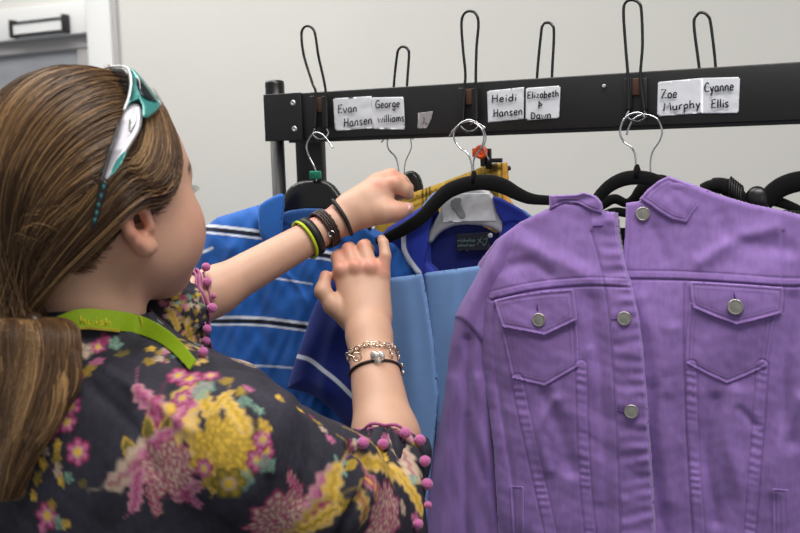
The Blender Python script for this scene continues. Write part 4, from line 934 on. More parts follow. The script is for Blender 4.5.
bl.fn(near_cut(nk0+(nk1-nk0)*.47, unit_(nk0-nk1+.25*HF*np.linalg.norm(nk1-nk0)), .09), .003)
bl.cone(nk0, nk0+(nk1-nk0)*.72, .0535, .0555, .003, '-')
print('blouse')
Vb, Qb = bl.mesh((min(HO[0]-.16, SL[0]-.16), .30, 1.08), (.06, 1.30, 1.62), .0024)
Nb = vnormals(Vb, Qb)
# folds of the cloth: gathers below the sleeve mouths, pulls across the back
bx_, by_ = proj(Vb)
w1 = gd(Vb, pcR, .07); axr = (Vb-pcR)@nR; angR = np.arctan2((Vb-pcR)@RT, (Vb-pcR)@FW)
w2 = gd(Vb, pcL, .07); angL = np.arctan2((Vb-pcL)@np.cross(nL, FW), (Vb-pcL)@FW)
dsp = .0034*nz(Vb, 8, 81)+.0018*nz(Vb@np.diag([1, 1, .35]), 22, 82)
dsp += w1*(.0045*np.sin(angR*11+axr*30)+.002*np.sin(angR*23-axr*60))+w2*(.004*np.sin(angL*10+1)+.002*np.sin(angL*21))
crease = pd(bx_, by_, crv([(352, 446), (366, 455), (372, 470), (366, 490), (352, 510), (338, 540)], 6))[0]
dsp -= .010*np.exp(-(crease/4.5)**2)*(((Vb-CAM)@FW) < 1.12)
dsp += .004*np.exp(-(pd(bx_, by_, crv([(110, 372), (150, 400), (190, 430)], 5))[0]/7)**2)-.003*np.exp(-(pd(bx_, by_, crv([(95, 390), (135, 430), (150, 470)], 5))[0]/8)**2)
dsp += .004*np.exp(-(pd(bx_, by_, crv([(240, 392), (262, 430), (270, 470)], 5))[0]/6)**2)-.003*np.exp(-(pd(bx_, by_, crv([(300, 405), (312, 450), (300, 500)], 5))[0]/7)**2)
Vb = Vb+Nb*dsp[:, None]; Nb = vnormals(Vb, Qb); bx_, by_ = proj(Vb)
# printed flowers, laid on the cloth around points of its surface
def bc(P, a, k): return np.clip(a+k*nz(P, 1, 0), 0, 1)
cb = np.tile(L_((46, 44, 54)), (len(Vb), 1)); cb *= (1+.22*nz(Vb, 11, 83)+.14*nz(Vb, 45, 84)+.10*nz(Vb, 120, 85))[:, None]
PINK, MAG, YEL, MUS, MINT, CREAM, OLIVE = (186, 106, 142), (142, 48, 90), (212, 172, 66), (158, 130, 46), (116, 150, 132), (190, 166, 146), (104, 94, 42)
front = ((CAM-Vb)*Nb).sum(1) > 0
depb = (Vb-CAM)@FW
def surf(px_, py_):
    d = (bx_-px_)**2+(by_-py_)**2; d = np.where(front, d, 1e9); c = np.argsort(d)[:12]; return c[np.argmin(depb[c])]
def local(px_, py_, R, rot=0):
    i = surf(px_, py_); c = Vb[i]; n_ = Nb[np.abs(Vb-c).max(1) < .008].mean(0); n_ /= np.linalg.norm(n_)
    u = np.cross(UPW, n_); u /= np.linalg.norm(u); v = np.cross(n_, u); v = v
    w = Vb-c; m_ = (np.abs(w).max(1) < R*1.3) & ((Nb@n_) > .0) ; ix = np.where(m_)[0]; w = w[ix]
    a = w@u; b = w@v; k = np.abs(w@n_); ok = k < R*.9; ix = ix[ok]; a, b = a[ok], b[ok]
    cr, sr = math.cos(rot), math.sin(rot); return ix, (a*cr+b*sr)/R, (-a*sr+b*cr)/R
def put(ix, rgb, m_): cb[ix] = cb[ix]*(1-np.clip(m_, 0, 1)[:, None])+L_(rgb)*np.clip(m_, 0, 1)[:, None]
def edge(v, w=.12): return np.clip(v/w+.5, 0, 1)
def blossom(px_, py_, R, outer=PINK, rim=MAG, core=YEL, rot=0, n=6):
    ix, a, b = local(px_, py_, R, rot); r = np.hypot(a, b); th = np.arctan2(b, a); pet = .72+.26*np.abs(np.cos(th*n/2))
    put(ix, rim, edge(pet-r)); put(ix, outer, edge(pet-.18-r)*(.6+.4*np.cos(th*n))); put(ix, CREAM, edge(.42-r)*.7); put(ix, core, edge(.28-r))
def dahlia(px_, py_, R, a_=CREAM, b_=MAG, rot=0, asp=1.3):
    ix, a, b = local(px_, py_, R*asp, rot); a = a*asp; b = b*asp/ (1 if asp == 1 else .8); r = np.hypot(a, b*.9); th = np.arctan2(b, a)
    body_ = .9+.1*np.sin(th*9)+.06*np.sin(th*17+2)
    put(ix, b_, edge(body_-r)*.95); k = .5+.5*np.sin(r*26+1.6*np.sin(th*11)); k2 = .5+.5*np.sin(th*23+r*7)
    put(ix, a_, edge(body_-.08-r)*np.clip((k*k2)*2.0+.12, 0, 1)*.9)
def frond(px_, py_, R, rot, rgb=YEL, inner=MAG):
    ix, a, b = local(px_, py_, R, rot); w = .33*np.sqrt(np.clip(1-a*a, 0, 1))*(1+.22*np.sin(a*16)); c_ = b-.18*np.sin(a*2.2)
    put(ix, rgb, edge(w-np.abs(c_))*.95); put(ix, inner, edge(.06-np.abs(c_+.05*np.sin(a*18)))*(np.abs(a) < .85)*.8); put(ix, CREAM, edge(.03-np.abs(np.abs(c_)-w*.8))*.6*(w > .1))
def leafp(px_, py_, R, rot, rgb=OLIVE):
    ix, a, b = local(px_, py_, R, rot); w = .42*(1-a*a); put(ix, YEL, edge(w-np.abs(b))*.8); put(ix, rgb, edge(w-.1-np.abs(b)))
def star(px_, py_, R, rgb=MINT, rot=.3):
    ix, a, b = local(px_, py_, R, rot); r = np.hypot(a, b); th = np.arctan2(b, a); put(ix, rgb, edge(.55+.4*np.cos(th*5)-r)); put(ix, CREAM, edge(.2-r)*.5)
def blob(px_, py_, R, rgb):
    ix, a, b = local(px_, py_, R); r = np.hypot(a*1.1, b); th = np.arctan2(b, a); put(ix, rgb, edge(.72+.14*np.sin(th*5+px_)+.10*np.sin(th*2+py_)-r, .2)*(.75+.25*np.sin(r*12+th*3)))
rs = np.random.RandomState(5)
# left group by the ponytail
for x, y, R in ((48, 424, .012), (63, 421, .010), (75, 449, .0125), (70, 403, .011), (45, 519, .013), (98, 345, .008)): blossom(x, y, R, rot=x)
for x, y, R, c_ in ((18, 425, .012, MUS), (33, 424, .010, YEL), (52, 400, .013, MUS), (68, 385, .012, OLIVE), (30, 410, .010, MAG), (60, 408, .012, PINK), (30, 440, .006, CREAM), (42, 448, .007, CREAM), (55, 445, .007, YEL), (28, 450, .006, MINT), (40, 462, .008, YEL), (52, 458, .008, MUS), (54, 470, .008, CREAM), (66, 474, .007, MINT), (35, 477, .008, MUS), (57, 481, .006, YEL), (20, 490, .006, MUS), (30, 494, .006, YEL), (80, 484, .006, OLIVE), (50, 505, .007, MUS), (56, 525, .008, MINT), (62, 522, .006, YEL), (38, 530, .006, PINK), (85, 350, .010, CREAM), (97, 360, .010, PINK), (86, 370, .012, MUS), (75, 378, .012, MAG), (115, 343, .010, MINT), (122, 352, .009, OLIVE), (148, 361, .008, MUS), (157, 356, .007, CREAM), (164, 350, .006, PINK), (105, 338, .008, MAG), (150, 348, .007, YEL), (20, 405, .009, PINK), (12, 392, .012, MUS), (5, 415, .01, CREAM)): blob(x, y, R, c_)
# big rose and plume group on the back and shoulder
frond(152, 399, .026, 2.2, PINK, MAG); frond(160, 425, .030, 1.9, MAG, PINK); frond(175, 412, .036, 1.2, YEL, MAG); frond(190, 400, .028, .9, PINK, MAG)
leafp(146, 432, .015, 1.9); leafp(160, 430, .014, 1.2); leafp(128, 448, .014, 2.0)
frond(137, 463, .032, .5, CREAM, MAG); frond(148, 452, .026, .6, PINK, MAG)
dahlia(166, 470, .030, CREAM, MAG); frond(135, 495, .020, 1.1, PINK, MAG); frond(150, 500, .016, 1.5, MAG, CREAM); frond(185, 492, .018, .3, PINK, OLIVE)
frond(207, 405, .022, 1.9, YEL, MUS); frond(195, 430, .022, 1.5, YEL, CREAM)
dahlia(222, 445, .034, YEL, MUS, 1.2, 1.25); frond(206, 477, .018, 1.4, YEL, MUS); frond(236, 410, .022, 1.7, YEL, MUS); frond(220, 398, .016, .9, YEL, MUS)
for x, y, R in ((190, 377, .013), (178, 372, .011), (200, 470, .010), (262, 458, .011), (268, 447, .009), (263, 436, .009), (210, 374, .009), (184, 395, .010)): blossom(x, y, R, rot=x*1.3)
for x, y, R, c_ in ((205, 385, .012, MINT), (198, 392, .010, MINT), (245, 398, .009, MINT), (260, 407, .007, MINT), (270, 467, .011, MINT), (248, 481, .012, MINT), (240, 388, .008, MUS), (250, 372+14, .007, PINK), (268, 424, .009, YEL), (225, 378, .008, MUS), (185, 500, .008, MAG), (196, 506, .008, PINK), (280, 395, .006, YEL), (300, 408, .006, YEL), (318, 421, .007, MUS), (325, 428, .007, CREAM), (332, 437, .007, PINK), (312, 415, .005, MAG), (208, 483, .008, MUS)): blob(x, y, R, c_)
blossom(229, 489, .016, MUS, OLIVE, YEL); star(341, 467, .012); star(360, 442, .007); star(262, 408, .006); leafp(352, 465, .010, .3, MUS)
dahlia(285, 520, .034, CREAM, MAG, .3, 1.4); frond(322, 500, .034, .75, PINK, MAG); frond(335, 497, .030, .95, YEL, MUS); frond(310, 525, .030, .5, MUS, MAG); frond(298, 486, .014, 1.8, MAG, PINK); blob(330, 512, .012, MAG); blob(345, 505, .012, MUS); frond(322, 522, .022, .2, YEL, OLIVE)
# rear part of the right sleeve
frond(392, 470, .042, 2.1, YEL, MUS); frond(380, 462, .026, 2.3, YEL, MUS); frond(404, 455, .026, 2.2, CREAM, MAG); frond(412, 490, .026, 1.4, YEL, MUS)
dahlia(388, 512, .032, CREAM, MAG, 1.2, 1.5); frond(372, 480, .022, 1.5, MAG, YEL); frond(365, 500, .02, 1.3, MUS, MAG); blob(415, 478, .008, MINT); blob(405, 508, .009, CREAM); blob(371, 463, .008, MUS); blob(418, 520, .010, PINK)
for x in range(352, 424, 6): blob(x, 446-14*math.sin((x-350)/74*PI)+rs.uniform(-2, 2), .007, [PINK, MUS, MAG, CREAM][(x//6) % 4])
# left sleeve
for x, y in rs.uniform((160, 284), (208, 362), (120, 2)): blob(x, y, rs.uniform(.0025, .006), [YEL, CREAM, MUS, PINK, MINT, MAG, CREAM, MUS][rs.randint(8)])
for x, y, r_ in ((176, 318, 1.3), (192, 335, 1.5), (180, 345, 1.2)): frond(x, y, .014, r_+.2, YEL, MUS)
for k in range(60):     # the print goes on around the parts not faced here
    i = rs.randint(len(Vb)); 
    if front[i]: continue
    c = Vb[i]; dd = np.linalg.norm(Vb-c, axis=1); R = rs.uniform(.008, .022); ix = np.where(dd < R)[0]; put(ix, [PINK, YEL, MAG, CREAM, MINT][k % 5], edge((.8+.2*np.sin(dd[ix]*900)-dd[ix]/R)))
blo = link('blouse', Vb, Qb, 'blouse', pz, True, cb)
# crochet trim and pompoms round the sleeve mouths
def rimloop(P0, n_, r, off=0, a0=0, n=60, wob=.002):
    u = np.cross(n_, FW); u /= np.linalg.norm(u); v = np.cross(n_, u); t = np.linspace(0, 2*PI, n+1)[:-1]
    rr = r+wob*np.sin(t*7)+wob*np.sin(t*11+1); return P0+n_*off*1.0+(rr*np.cos(t))[:, None]*u+(rr*np.sin(t))[:, None]*v+n_*(wob*np.sin(t*5))[:, None]
for P0, n_, r, sq in ((pcR, nR, .0405, 1), (pcL, nL, .0450, 1)):
    mb = MB(); mb.tube(rimloop(P0, n_, r), .0018, 6, closed=True); mb.tube(rimloop(P0, n_, r-.002, -.004), .0016, 6, closed=True); mb.build('crochet_trim', 'trim', blo)
def pom(px_, py_, dd, r, root=None):
    m_ = (np.abs(bx_-px_) < 4) & (np.abs(by_-py_) < 4)
    if m_.any(): dd = min(dd, ((Vb[m_]-CAM)@FW).min()-.002)
    m_ = (np.abs(px-px_) < 4) & (np.abs(py-py_) < 4)
    if m_.any(): dd = min(dd, ((V[m_]-CAM)@FW).min()-.003)
    c = d1(px_, py_, dd)
    if root is not None and px_ < 412: root = (root[0], root[1], dd)
    mb = MB(); mb.ell(c, (r, r, r*.95), nu=14, nv=9)
    if root is not None: mb.tube(np.array([d1(*root), (d1(*root)+c)/2-UPW*.002, c]), .0008, 5)
    mb.build('pompom', 'pom', blo)
for x, y, dd, r, rt in ((363, 443, 1.02, .0058, (370, 438, 1.025)), (383, 444, 1.02, .0060, (382, 436, 1.025)), (405, 433, 1.045, .0060, (402, 441, 1.04)), (420, 440, 1.07, .0060, (412, 446, 1.06)), (425, 461, 1.07, .0060, (417, 456, 1.06)), (427, 484, 1.06, .0062, (421, 472, 1.06)), (418, 524, 1.05, .0052, (416, 512, 1.05)), (428, 505, 1.07, .004, (424, 495, 1.07)),
    (206, 267, 1.12, .0052, (203, 273, 1.12)), (207, 282, 1.115, .0055, (203, 280, 1.12)), (212, 308, 1.115, .0058, (208, 300, 1.12)), (207, 329, 1.12, .0052, (205, 322, 1.12)), (206, 341, 1.12, .0050, (204, 334, 1.12)), (203, 352, 1.125, .0048, (202, 345, 1.12)), (214, 296, 1.12, .003, None)): pom(x, y, dd, r, rt)
mb = MB(); mb.tube(np.array([d1(408, 443, 1.04), d1(414, 455, 1.05), d1(418, 468, 1.055), d1(424, 482, 1.058)]), .0014, 6); mb.build('crochet_trim', 'trim', blo); mb = MB(); mb.tube(dpath([(203, 272, 1.12), (207, 286, 1.118), (211, 304, 1.117), (208, 320, 1.12), (206, 345, 1.122)]), .0014, 6); mb.build('crochet_trim', 'trim', blo)
# jeans, below the picture
jn = SDF(); hx = (Vb[:, :2].min(0)+Vb[:, :2].max(0))/2; hc = d1(115, 640, 1.0)
jn.ell(hc-UPW*.15, (.17, .13, .17), k=.05)
for s_ in (-1, 1):
    hpv = hc-UPW*.22+RH*s_*.085; jn.cone(hpv, hpv-UPW*.38, .088, .060, .03); jn.cone(hpv-UPW*.38, np.array([hpv[0], hpv[1], .07]), .058, .045, .03)
Vj, Qj = jn.mesh((hc[0]-.28, hc[1]-.26, .0), (hc[0]+.28, hc[1]+.26, hc[2]+.06), .008)
link('jeans', Vj, Qj, 'jeans', pz)
for s_ in (-1, 1):
    c = hc+RH*s_*.085; mb = MB(); mb.ell((c[0]+.02, c[1]+.04, .04), (.045, .12, .04)); mb.build('shoe', 'rubber', pz)
# ------------------------------------------------------------------ hair
RX = np.array([.107, .087, .108]); HC = np.array([0, 0, .010])
def hx(x, z): return np.interp(z, [-.12, -.085, -.055, -.034, -.026, -.012, .03, .06, .09, .12], [-.055, -.045, -.030, -.012, .030, .047, .062, .068, .070, .03])
cap = SDF(); cap.ell(hp(*HC), (.103, .083, .103), HM)
def facecut(P):
    q = (P-HO)@HM; return -(q[:, 0]-hx(q[:, 0], q[:, 2]))*.8
cap.fn(facecut, .008)
TIE = np.array([-.100, 0, -.104])
cap.cone(hp(-.05, 0, -.05), hp(*(TIE*.80)), .040, .008, .03)
tl = [hp(*TIE), d1(34, 322, .895), d1(36, 365, .88), d1(24, 415, .872), d1(10, 455, .87), d1(0, 500, .87)]
cap.chain(tl[:5], [.003, .007, .009, .008, .004], .008)
Vc, Qc = cap.mesh((HO[0]-.2, HO[1]-.2, 1.2), (HO[0]+.2, HO[1]+.2, 1.75), .004)
hairp = link('hair', Vc, Qc, 'hair', pz, True, np.tile(L_((58, 40, 27)), (len(Vc), 1)))
rs = np.random.RandomState(11)
def unit(v): return v/np.linalg.norm(v, axis=-1, keepdims=True)
tdir = unit((TIE-HC)/RX)
N = 9000; K = 24
u = unit(rs.normal(size=(N*4, 3))); q = u*RX+HC
ok = (q[:, 0] < hx(q[:, 0], q[:, 2])-.001) & (q[:, 2] > -.105); u = u[ok]
# more roots along the hairline
hl_w = np.exp(-((hx(0, (u*RX+HC)[:, 2])-(u*RX+HC)[:, 0])/.03)**2); pr = .35+hl_w; u = u[rs.rand(len(u)) < pr][:N]; N = len(u)
side = np.where(u[:, 1] < 0, -1, 1)
lock = np.round(np.arctan2(u[:, 2]+.3, u[:, 0])*6+side*20+2.5*np.sin(u[:, 1]*5)+.35*rs.normal(size=N)).astype(int)
lr = np.random.RandomState(3).normal(size=(200, 4)); lk = lr[lock % 200]
t = np.linspace(0, 1, K)[None, :, None]
dot = np.clip((u@tdir), -.97, 1); om = np.arccos(dot)[:, None, None]
L0 = u[:, None, :]; T0 = tdir[None, None, :]
mid = unit(np.stack([-1+.25*u[:, 0], u[:, 1]*.75+side*.12, u[:, 2]*.60+.10], 1)+.15*lk[:, :3]*np.array([.3, .6, 1]))[:, None, :]
pth = unit((1-t)**2*L0+2*t*(1-t)*mid*1.15+t*t*T0)
rad = 1+.010*rs.normal(size=(N, 1, 1))+.055*np.sin(t*PI)*(.8+.45*lk[:, None, 0:1])+.012*np.sin(t*9+lk[:, None, 1:2]*3)
pth = unit(pth+.022*np.sin(t*PI)*(lk[:, None, 0:3]*.7)+.006*rs.normal(size=(N, 1, 3))*np.sin(t*PI)+.004*np.sin(t*14+rs.uniform(0, 6, (N, 1, 1)))*rs.normal(size=(N, 1, 3)))
Pl = pth*RX*rad+HC
end = TIE+rs.normal(size=(N, 1, 3))*.011; m_ = ss(.62, 1.0, t); Pl = Pl*(1-m_)+end*m_
# hair stops short of the ear
earb = (Pl[..., 0] > -.026) & (Pl[..., 0] < .022) & (Pl[..., 2] > -.068) & (Pl[..., 2] < -.014) & (np.abs(Pl[..., 1]) > .055)
first = np.where(earb.any(1), earb.argmax(1), K-1); idx_ = np.linspace(0, 1, K)[None, :]*np.maximum(first, 1)[:, None]; i0 = np.floor(idx_).astype(int); i1 = np.minimum(i0+1, K-1); fr = (idx_-i0)[..., None]
ar = np.arange(N)[:, None]; Pl = Pl[ar, i0]*(1-fr)+Pl[ar, i1]*fr; Pl = Pl[first > 0]; lk = lk[first > 0]; N = len(Pl)
Pw = HO+Pl@HM.T
# hair combed down along the temple, then back over the ear
NT = 1500; sd = np.where(rs.rand(NT) < .75, -1, 1)[:, None, None]; inn_ = rs.uniform(0, 1, (NT, 1, 1))
ctl = np.array([(.070, .030, .085), (.064, .062, .045), (.053, .075, .008), (.028, .083, -.010), (-.006, .090, -.010), (-.045, .086, -.030), (-.082, .045, -.070), (-.098, .006, -.102)])
inw = np.array([(-.035, -.012, .022), (-.038, -.002, .020), (-.040, .004, .030), (-.035, .006, .034), (-.02, .003, .034), (-.01, .002, .03), (0, 0, .02), (0, 0, 0)])
PT = np.stack([crv(ctl, 4)]*NT)+inn_*np.stack([crv(inw, 4)]*NT)+.0035*rs.normal(size=(NT, 1, 3))+.0025*np.sin(np.linspace(0, 7, 29)[None, :, None]+rs.uniform(0, 6, (NT, 1, 1)))
n0 = PT-HC; rr_ = np.linalg.norm(n0/RX, axis=2, keepdims=True); rr2 = 1.0+.05*inn_+.03*rs.rand(NT, 1, 1); PT = np.where(np.arange(29)[None, :, None] < 24, HC+n0/rr_*np.maximum(rr_*.985, rr2), PT)
PT[..., 1] *= sd[..., 0]
kt = np.round(np.linspace(0, 28, K)).astype(int); PT = PT[:, kt]; Pw = np.concatenate([Pw, HO+PT@HM.T]); lkT = np.random.RandomState(8).normal(size=(12, 4))[(inn_[:, 0, 0]*12).astype(int)]; lk = np.concatenate([lk, lkT]); N = len(Pw)
bc_ = rs.rand(N); cdark, cmid, clt = L_((62, 43, 29)), L_((108, 80, 54)), L_((176, 138, 92))
kk = np.clip(.42+.20*lk[:, 2]+.24*rs.normal(size=N), 0, 1)[:, None]; col = np.where(kk < .6, cdark+(cmid-cdark)*kk/.6, cmid+(clt-cmid)*(kk-.6)/.4)
def strands(Pw, r, col):
    N, K = Pw.shape[:2]; T = np.gradient(Pw, axis=1); T /= np.linalg.norm(T, axis=2, keepdims=True)+1e-9
    A = np.cross(T, FW+.01); A /= np.linalg.norm(A, axis=2, keepdims=True)+1e-9; Bn = np.cross(T, A); rr = (r*np.minimum(1, np.minimum(np.linspace(.4, 5, K), np.linspace(4, .15, K))))[None, :, None]
    V = np.stack([Pw+rr*(math.cos(a)*A+math.sin(a)*Bn) for a in (0, 2*PI/3, 4*PI/3)], 2)   # N,K,3,3
    ids = np.arange(N*K*3).reshape(N, K, 3); F = []
    for k in range(3):
        l = (k+1) % 3; F.append(np.stack([ids[:, :-1, k], ids[:, :-1, l], ids[:, 1:, l], ids[:, 1:, k]], -1).reshape(-1, 4))
    return V.reshape(-1, 3), np.concatenate(F), np.repeat(col, K*3, 0)
V1, F1, C1 = strands(Pw, .00042, col)
link('hair_strands', V1, F1, 'hair', hairp, True, C1)
# ponytail strands
N2 = 4500; base_ = crv(np.array(tl), 5); K2 = len(base_); s_ = np.linspace(0, 1, K2)
wid = np.interp(s_, [0, .25, .5, .75, 1], [.022, .036, .035, .026, .012])
off = rs.normal(size=(N2, 2)); off /= np.maximum(1, np.linalg.norm(off, axis=1)[:, None]/1.0)
lk2 = np.random.RandomState(4).normal(size=(70, 3)); li = ((np.arctan2(off[:, 1], off[:, 0])+PI)/2/PI*34+rs.normal(size=N2)*.5+36*(np.hypot(off[:, 0], off[:, 1]) > .6)).astype(int) % 70
cut_ = rs.uniform(.62, 1.06, N2)
tt_ = s_[None, :]*cut_[:, None]
bx2 = np.stack([np.interp(tt_, s_, base_[:, a]) for a in range(3)], -1); w2 = np.interp(tt_, s_, wid)
Pp = bx2+(w2*off[:, :1]*1.0)[..., None]*RT+(w2*off[:, 1:]*.7)[..., None]*FW+(.0045*np.sin(tt_*(7+2*lk2[li, 1:2])+lk2[li, 0:1]*3)*lk2[li, 1:2]+.0015*np.sin(tt_*12+rs.uniform(0, 6, (N2, 1))))[..., None]*RT
kk = np.clip(.44+.24*lk2[li, 2]+.24*rs.normal(size=N2), 0, 1)[:, None]; col2 = np.where(kk < .6, cdark+(cmid-cdark)*kk/.6, cmid+(clt-cmid)*(kk-.6)/.4)
V2, F2, C2 = strands(Pp, .0005, col2); link('ponytail', V2, F2, 'hair', hairp, True, C2)
# ------------------------------------------------------------------ lanyard
lan = thing('lanyard', d1(120, 325, .9), 'lime green lanyard lying across the back of the neck', 'lanyard')
def sdep(px_, py_):
    out = 9
    for A_, bxx, byy in ((Vb, bx_, by_), (V, px, py)):
        m_ = (np.abs(bxx-px_) < 4) & (np.abs(byy-py_) < 7)
        if m_.any(): out = min(out, ((A_[m_]-CAM)@FW).min())
    return out
LP = [(58, 326, .905), (80, 318.5, .905), (100, 319, .905), (120, 321, .91), (140, 325, .925), (160, 334, .945), (176, 346, .965), (188, 359, .98), (193, 365, .985)]
bx_, by_ = proj(Vb)
LP = [(x, y, sdep(x, y)-.003) for x, y, z in LP]
def ribbon(mb, pts, hw, th=.0008, tilt=0.0):
    P = crv(np.asarray(pts, float), 8); X = D(P[:, 0], P[:, 1], P[:, 2]); T = np.gradient(X, axis=0); T /= np.linalg.norm(T, axis=1)[:, None]
    A = np.cross(T, FW+tilt*UP); A /= np.linalg.norm(A, axis=1)[:, None]; Nn = np.cross(A, T); hw = np.interp(np.linspace(0, 1, len(P)), np.linspace(0, 1, len(hw)), hw)[:, None] if hasattr(hw, '__len__') else hw
    V = np.stack([X-A*hw-Nn*th, X+A*hw-Nn*th, X+A*hw+Nn*th, X-A*hw+Nn*th], 1).reshape(-1, 3); n = len(P)
    F = [(i*4+a, i*4+(a+1) % 4, i*4+4+(a+1) % 4, i*4+4+a) for i in range(n-1) for a in range(4)]+[(3, 2, 1, 0), (n*4-4, n*4-3, n*4-2, n*4-1)]
    mb.add(V, F); return mb
ribbon(MB(), LP, [.0085, .0088, .009, .009, .0085, .007, .006, .005, .005]).build('strap', 'lanyard', lan, False)
ribbon(MB(), [(x, y+10 if x < 150 else y+5, z-.001) for x, y, z in LP[:4]], .0010).build('gold_edge', 'lanedge', lan, False)
mb = MB(); write(mb, 'huish', 80, 324, 8, 33, -.07, min(LP[1][2], LP[2][2], LP[3][2])-.0015, r=.0006, at=D); mb.build('printed_word', 'lantext', lan)
mb = MB(); P = crv(np.array([(139, 315, LP[4][2]-.0015), (142, 323, LP[4][2]-.0015), (143, 333, LP[4][2]-.0015)]), 5); mb.tube(D(P[:, 0], P[:, 1], P[:, 2]), .0007, 5); mb.build('stitched_join', 'lanedge', lan)
# ------------------------------------------------------------------ sunglasses pushed up on the head
sg = thing('sunglasses', d1(125, 110, .93), 'teal and silver wraparound sunglasses pushed up on the brown hair', 'sunglasses')
def dep_t(X, Y): return np.interp(Y, [60, 100, 120, 150, 180, 232], [.975, .940, .912, .884, .868, .868])+np.clip(X-140, 0, 60)*.0012
panel('temple', [(123.5, 108), (131, 102), (140, 104), (142.5, 116), (140, 130), (134, 140), (127, 151), (119, 163), (113, 174), (107, 181), (103.5, 179), (108, 166), (113, 150), (118, 134)], dep_t, 'silver', sg, step=.8, puff=(.0035, 5), thick=.002, at=D, soft=1)
panel('temple_stripe', [(128, 148), (122, 163), (114, 173), (109, 178), (112, 168), (118, 157)], lambda X, Y: dep_t(X, Y)-.0036, 'teal', sg, step=.7, thick=.001, at=D, soft=1)
panel('temple_lining', [(121, 108), (124, 108), (119, 134), (113, 152), (105, 172), (101, 184), (97, 190), (106, 158), (115, 130)], lambda X, Y: dep_t(X, Y)+.001, 'rubber', sg, step=.8, thick=.003, at=D)
panel('temple_tip', [(101, 179), (109, 182), (107, 190), (102, 204), (98, 220), (94, 229), (90, 229), (92, 216), (96, 198)], lambda X, Y: dep_t(X, Y)-.001, 'rubber', sg, step=.8, puff=(.002, 3), thick=.002, at=D, soft=1)
mb = MB()
for x, y in ((103.5, 187), (101, 196), (98.5, 205), (96.5, 213), (94.5, 220)): mb.ell(d1(x, y, float(dep_t(np.array([x]), np.array([y]))[0])-.0032), (.0016, .0008, .0022))
mb.build('grip_dots', 'teal', sg)
panel('badge_recess', [(133, 109), (138, 111), (138, 121), (133, 132), (128, 137), (126.5, 130), (128, 118)], lambda X, Y: dep_t(X, Y)-.0040, 'silver', sg, step=.7, puff=(-.0015, 3), thick=.0012, at=D, soft=1)
panel('badge', [(133, 112), (136.5, 114), (136, 122), (132, 130), (129, 132), (128.5, 126), (130, 117)], lambda X, Y: dep_t(X, Y)-.0050, 'badge', sg, step=.7, puff=(.001, 3), thick=.0012, at=D, soft=1)
panel('frame', [(124, 109), (130, 98), (132.5, 84), (131, 72), (126, 66.5), (134, 69.5), (141, 77), (149, 87), (156, 96), (160.5, 101), (160, 106), (155, 112), (148, 117), (142.5, 117), (142, 106), (139, 100), (131, 102)], lambda X, Y: dep_t(X, Y)-.008, 'teal', sg, step=.8, puff=(.004, 6), thick=.004, at=D)
panel('lens', [(136, 75), (141, 79), (148, 88), (155, 98), (158, 102), (151, 101), (143, 97), (137, 88)], lambda X, Y: dep_t(X, Y)-.0135, 'lens', sg, step=.8, puff=(.002, 4), thick=.003, at=D, soft=1)
mb = MB(); mb.tube(dpath([(124, 110, .910), (128.5, 98, .918), (131, 84, .926), (129.5, 72, .936), (124, 66.8, .945), (112, 66.8, .965), (100, 70, .985), (88.5, 75.5, 1.0)]), .0012, 8); mb.tube(dpath([(158, 101, .95), (160.3, 104, .952), (158, 107, .95)]), .001, 6); mb.build('white_rim', 'rim', sg)
panel('far_lens', [(90, 76), (101, 71), (113, 68), (123, 68), (128, 74), (129, 86), (126, 96), (118, 86), (106, 79)], lambda X, Y: np.interp(X, [88, 128], [1.005, .930]), 'lens', sg, step=.8, puff=(.002, 4), thick=.002, at=D)
# ------------------------------------------------------------------ bands on the wrists
def band(mb, C0, ax, r, w, th, seg=48, flat=1.0, prof=None, tilt=None):
    ax = unit(np.array(ax)+(tilt if tilt is not None else 0)); u_ = np.cross(ax, FW); u_ /= np.linalg.norm(u_); v_ = np.cross(ax, u_); a = np.linspace(0, 2*PI, seg+1)[:-1]; V = []
    pr = [(-w, 0), (-w, th), (w, th), (w, 0)] if prof is None else prof
    for t_ in a:
        for (h_, d_) in pr: V.append(C0+ax*h_+(r+d_)*(math.cos(t_)*u_+math.sin(t_)*v_*flat))
    n = len(pr); F = [(i*n+k, i*n+(k+1) % n, ((i+1) % seg)*n+(k+1) % n, ((i+1) % seg)*n+k) for i in range(seg) for k in range(n)]
    mb.add(V, F); return mb
axL = unit(WL-mL)
def onL(px_): t_ = (px_-215)/(337-215.); return mL+(WL-mL)*t_, .0265+(.0200-.0265)*t_+.0012
b1 = thing('wristband', onL(307)[0], 'black rubber wristband with a lime edge, furthest up the left forearm', 'wristband')
c_, r_ = onL(309); band(MB(), c_, axL, r_, .0045, .0022).build('band', 'rubber', b1)
c_, r_ = onL(303.5); band(MB(), c_, axL, r_, .0016, .0024).build('lime_edge', 'lime', b1)
b2 = thing('leather_bracelet', onL(322)[0], 'dark brown woven leather bracelet with a silver fastener on the left wrist', 'bracelet')
c_, r_ = onL(324); mb = MB()
for k in range(4):
    cc = c_+axL*(k-1.5)*.0032; a = np.linspace(0, 2*PI, 49)[:-1]; u_ = np.cross(axL, FW); u_ /= np.linalg.norm(u_); v_ = np.cross(axL, u_)
    mb.tube(np.array([cc+axL*.0006*math.sin(t_*20+k)+(r_+.0012)*(math.cos(t_)*u_+math.sin(t_)*v_) for t_ in a]), .0018, 7, closed=True)
mb.build('woven_straps', 'leather', b2)
mb = MB()
for k, t_ in enumerate(np.linspace(-2.4, -.9, 14)): mb.ell(c_-axL*.004+(r_+.0032)*(math.cos(t_)*u_+math.sin(t_)*v_), (.0009,)*3, nu=8, nv=6)
mb.build('bead_row', 'chrome', b2)
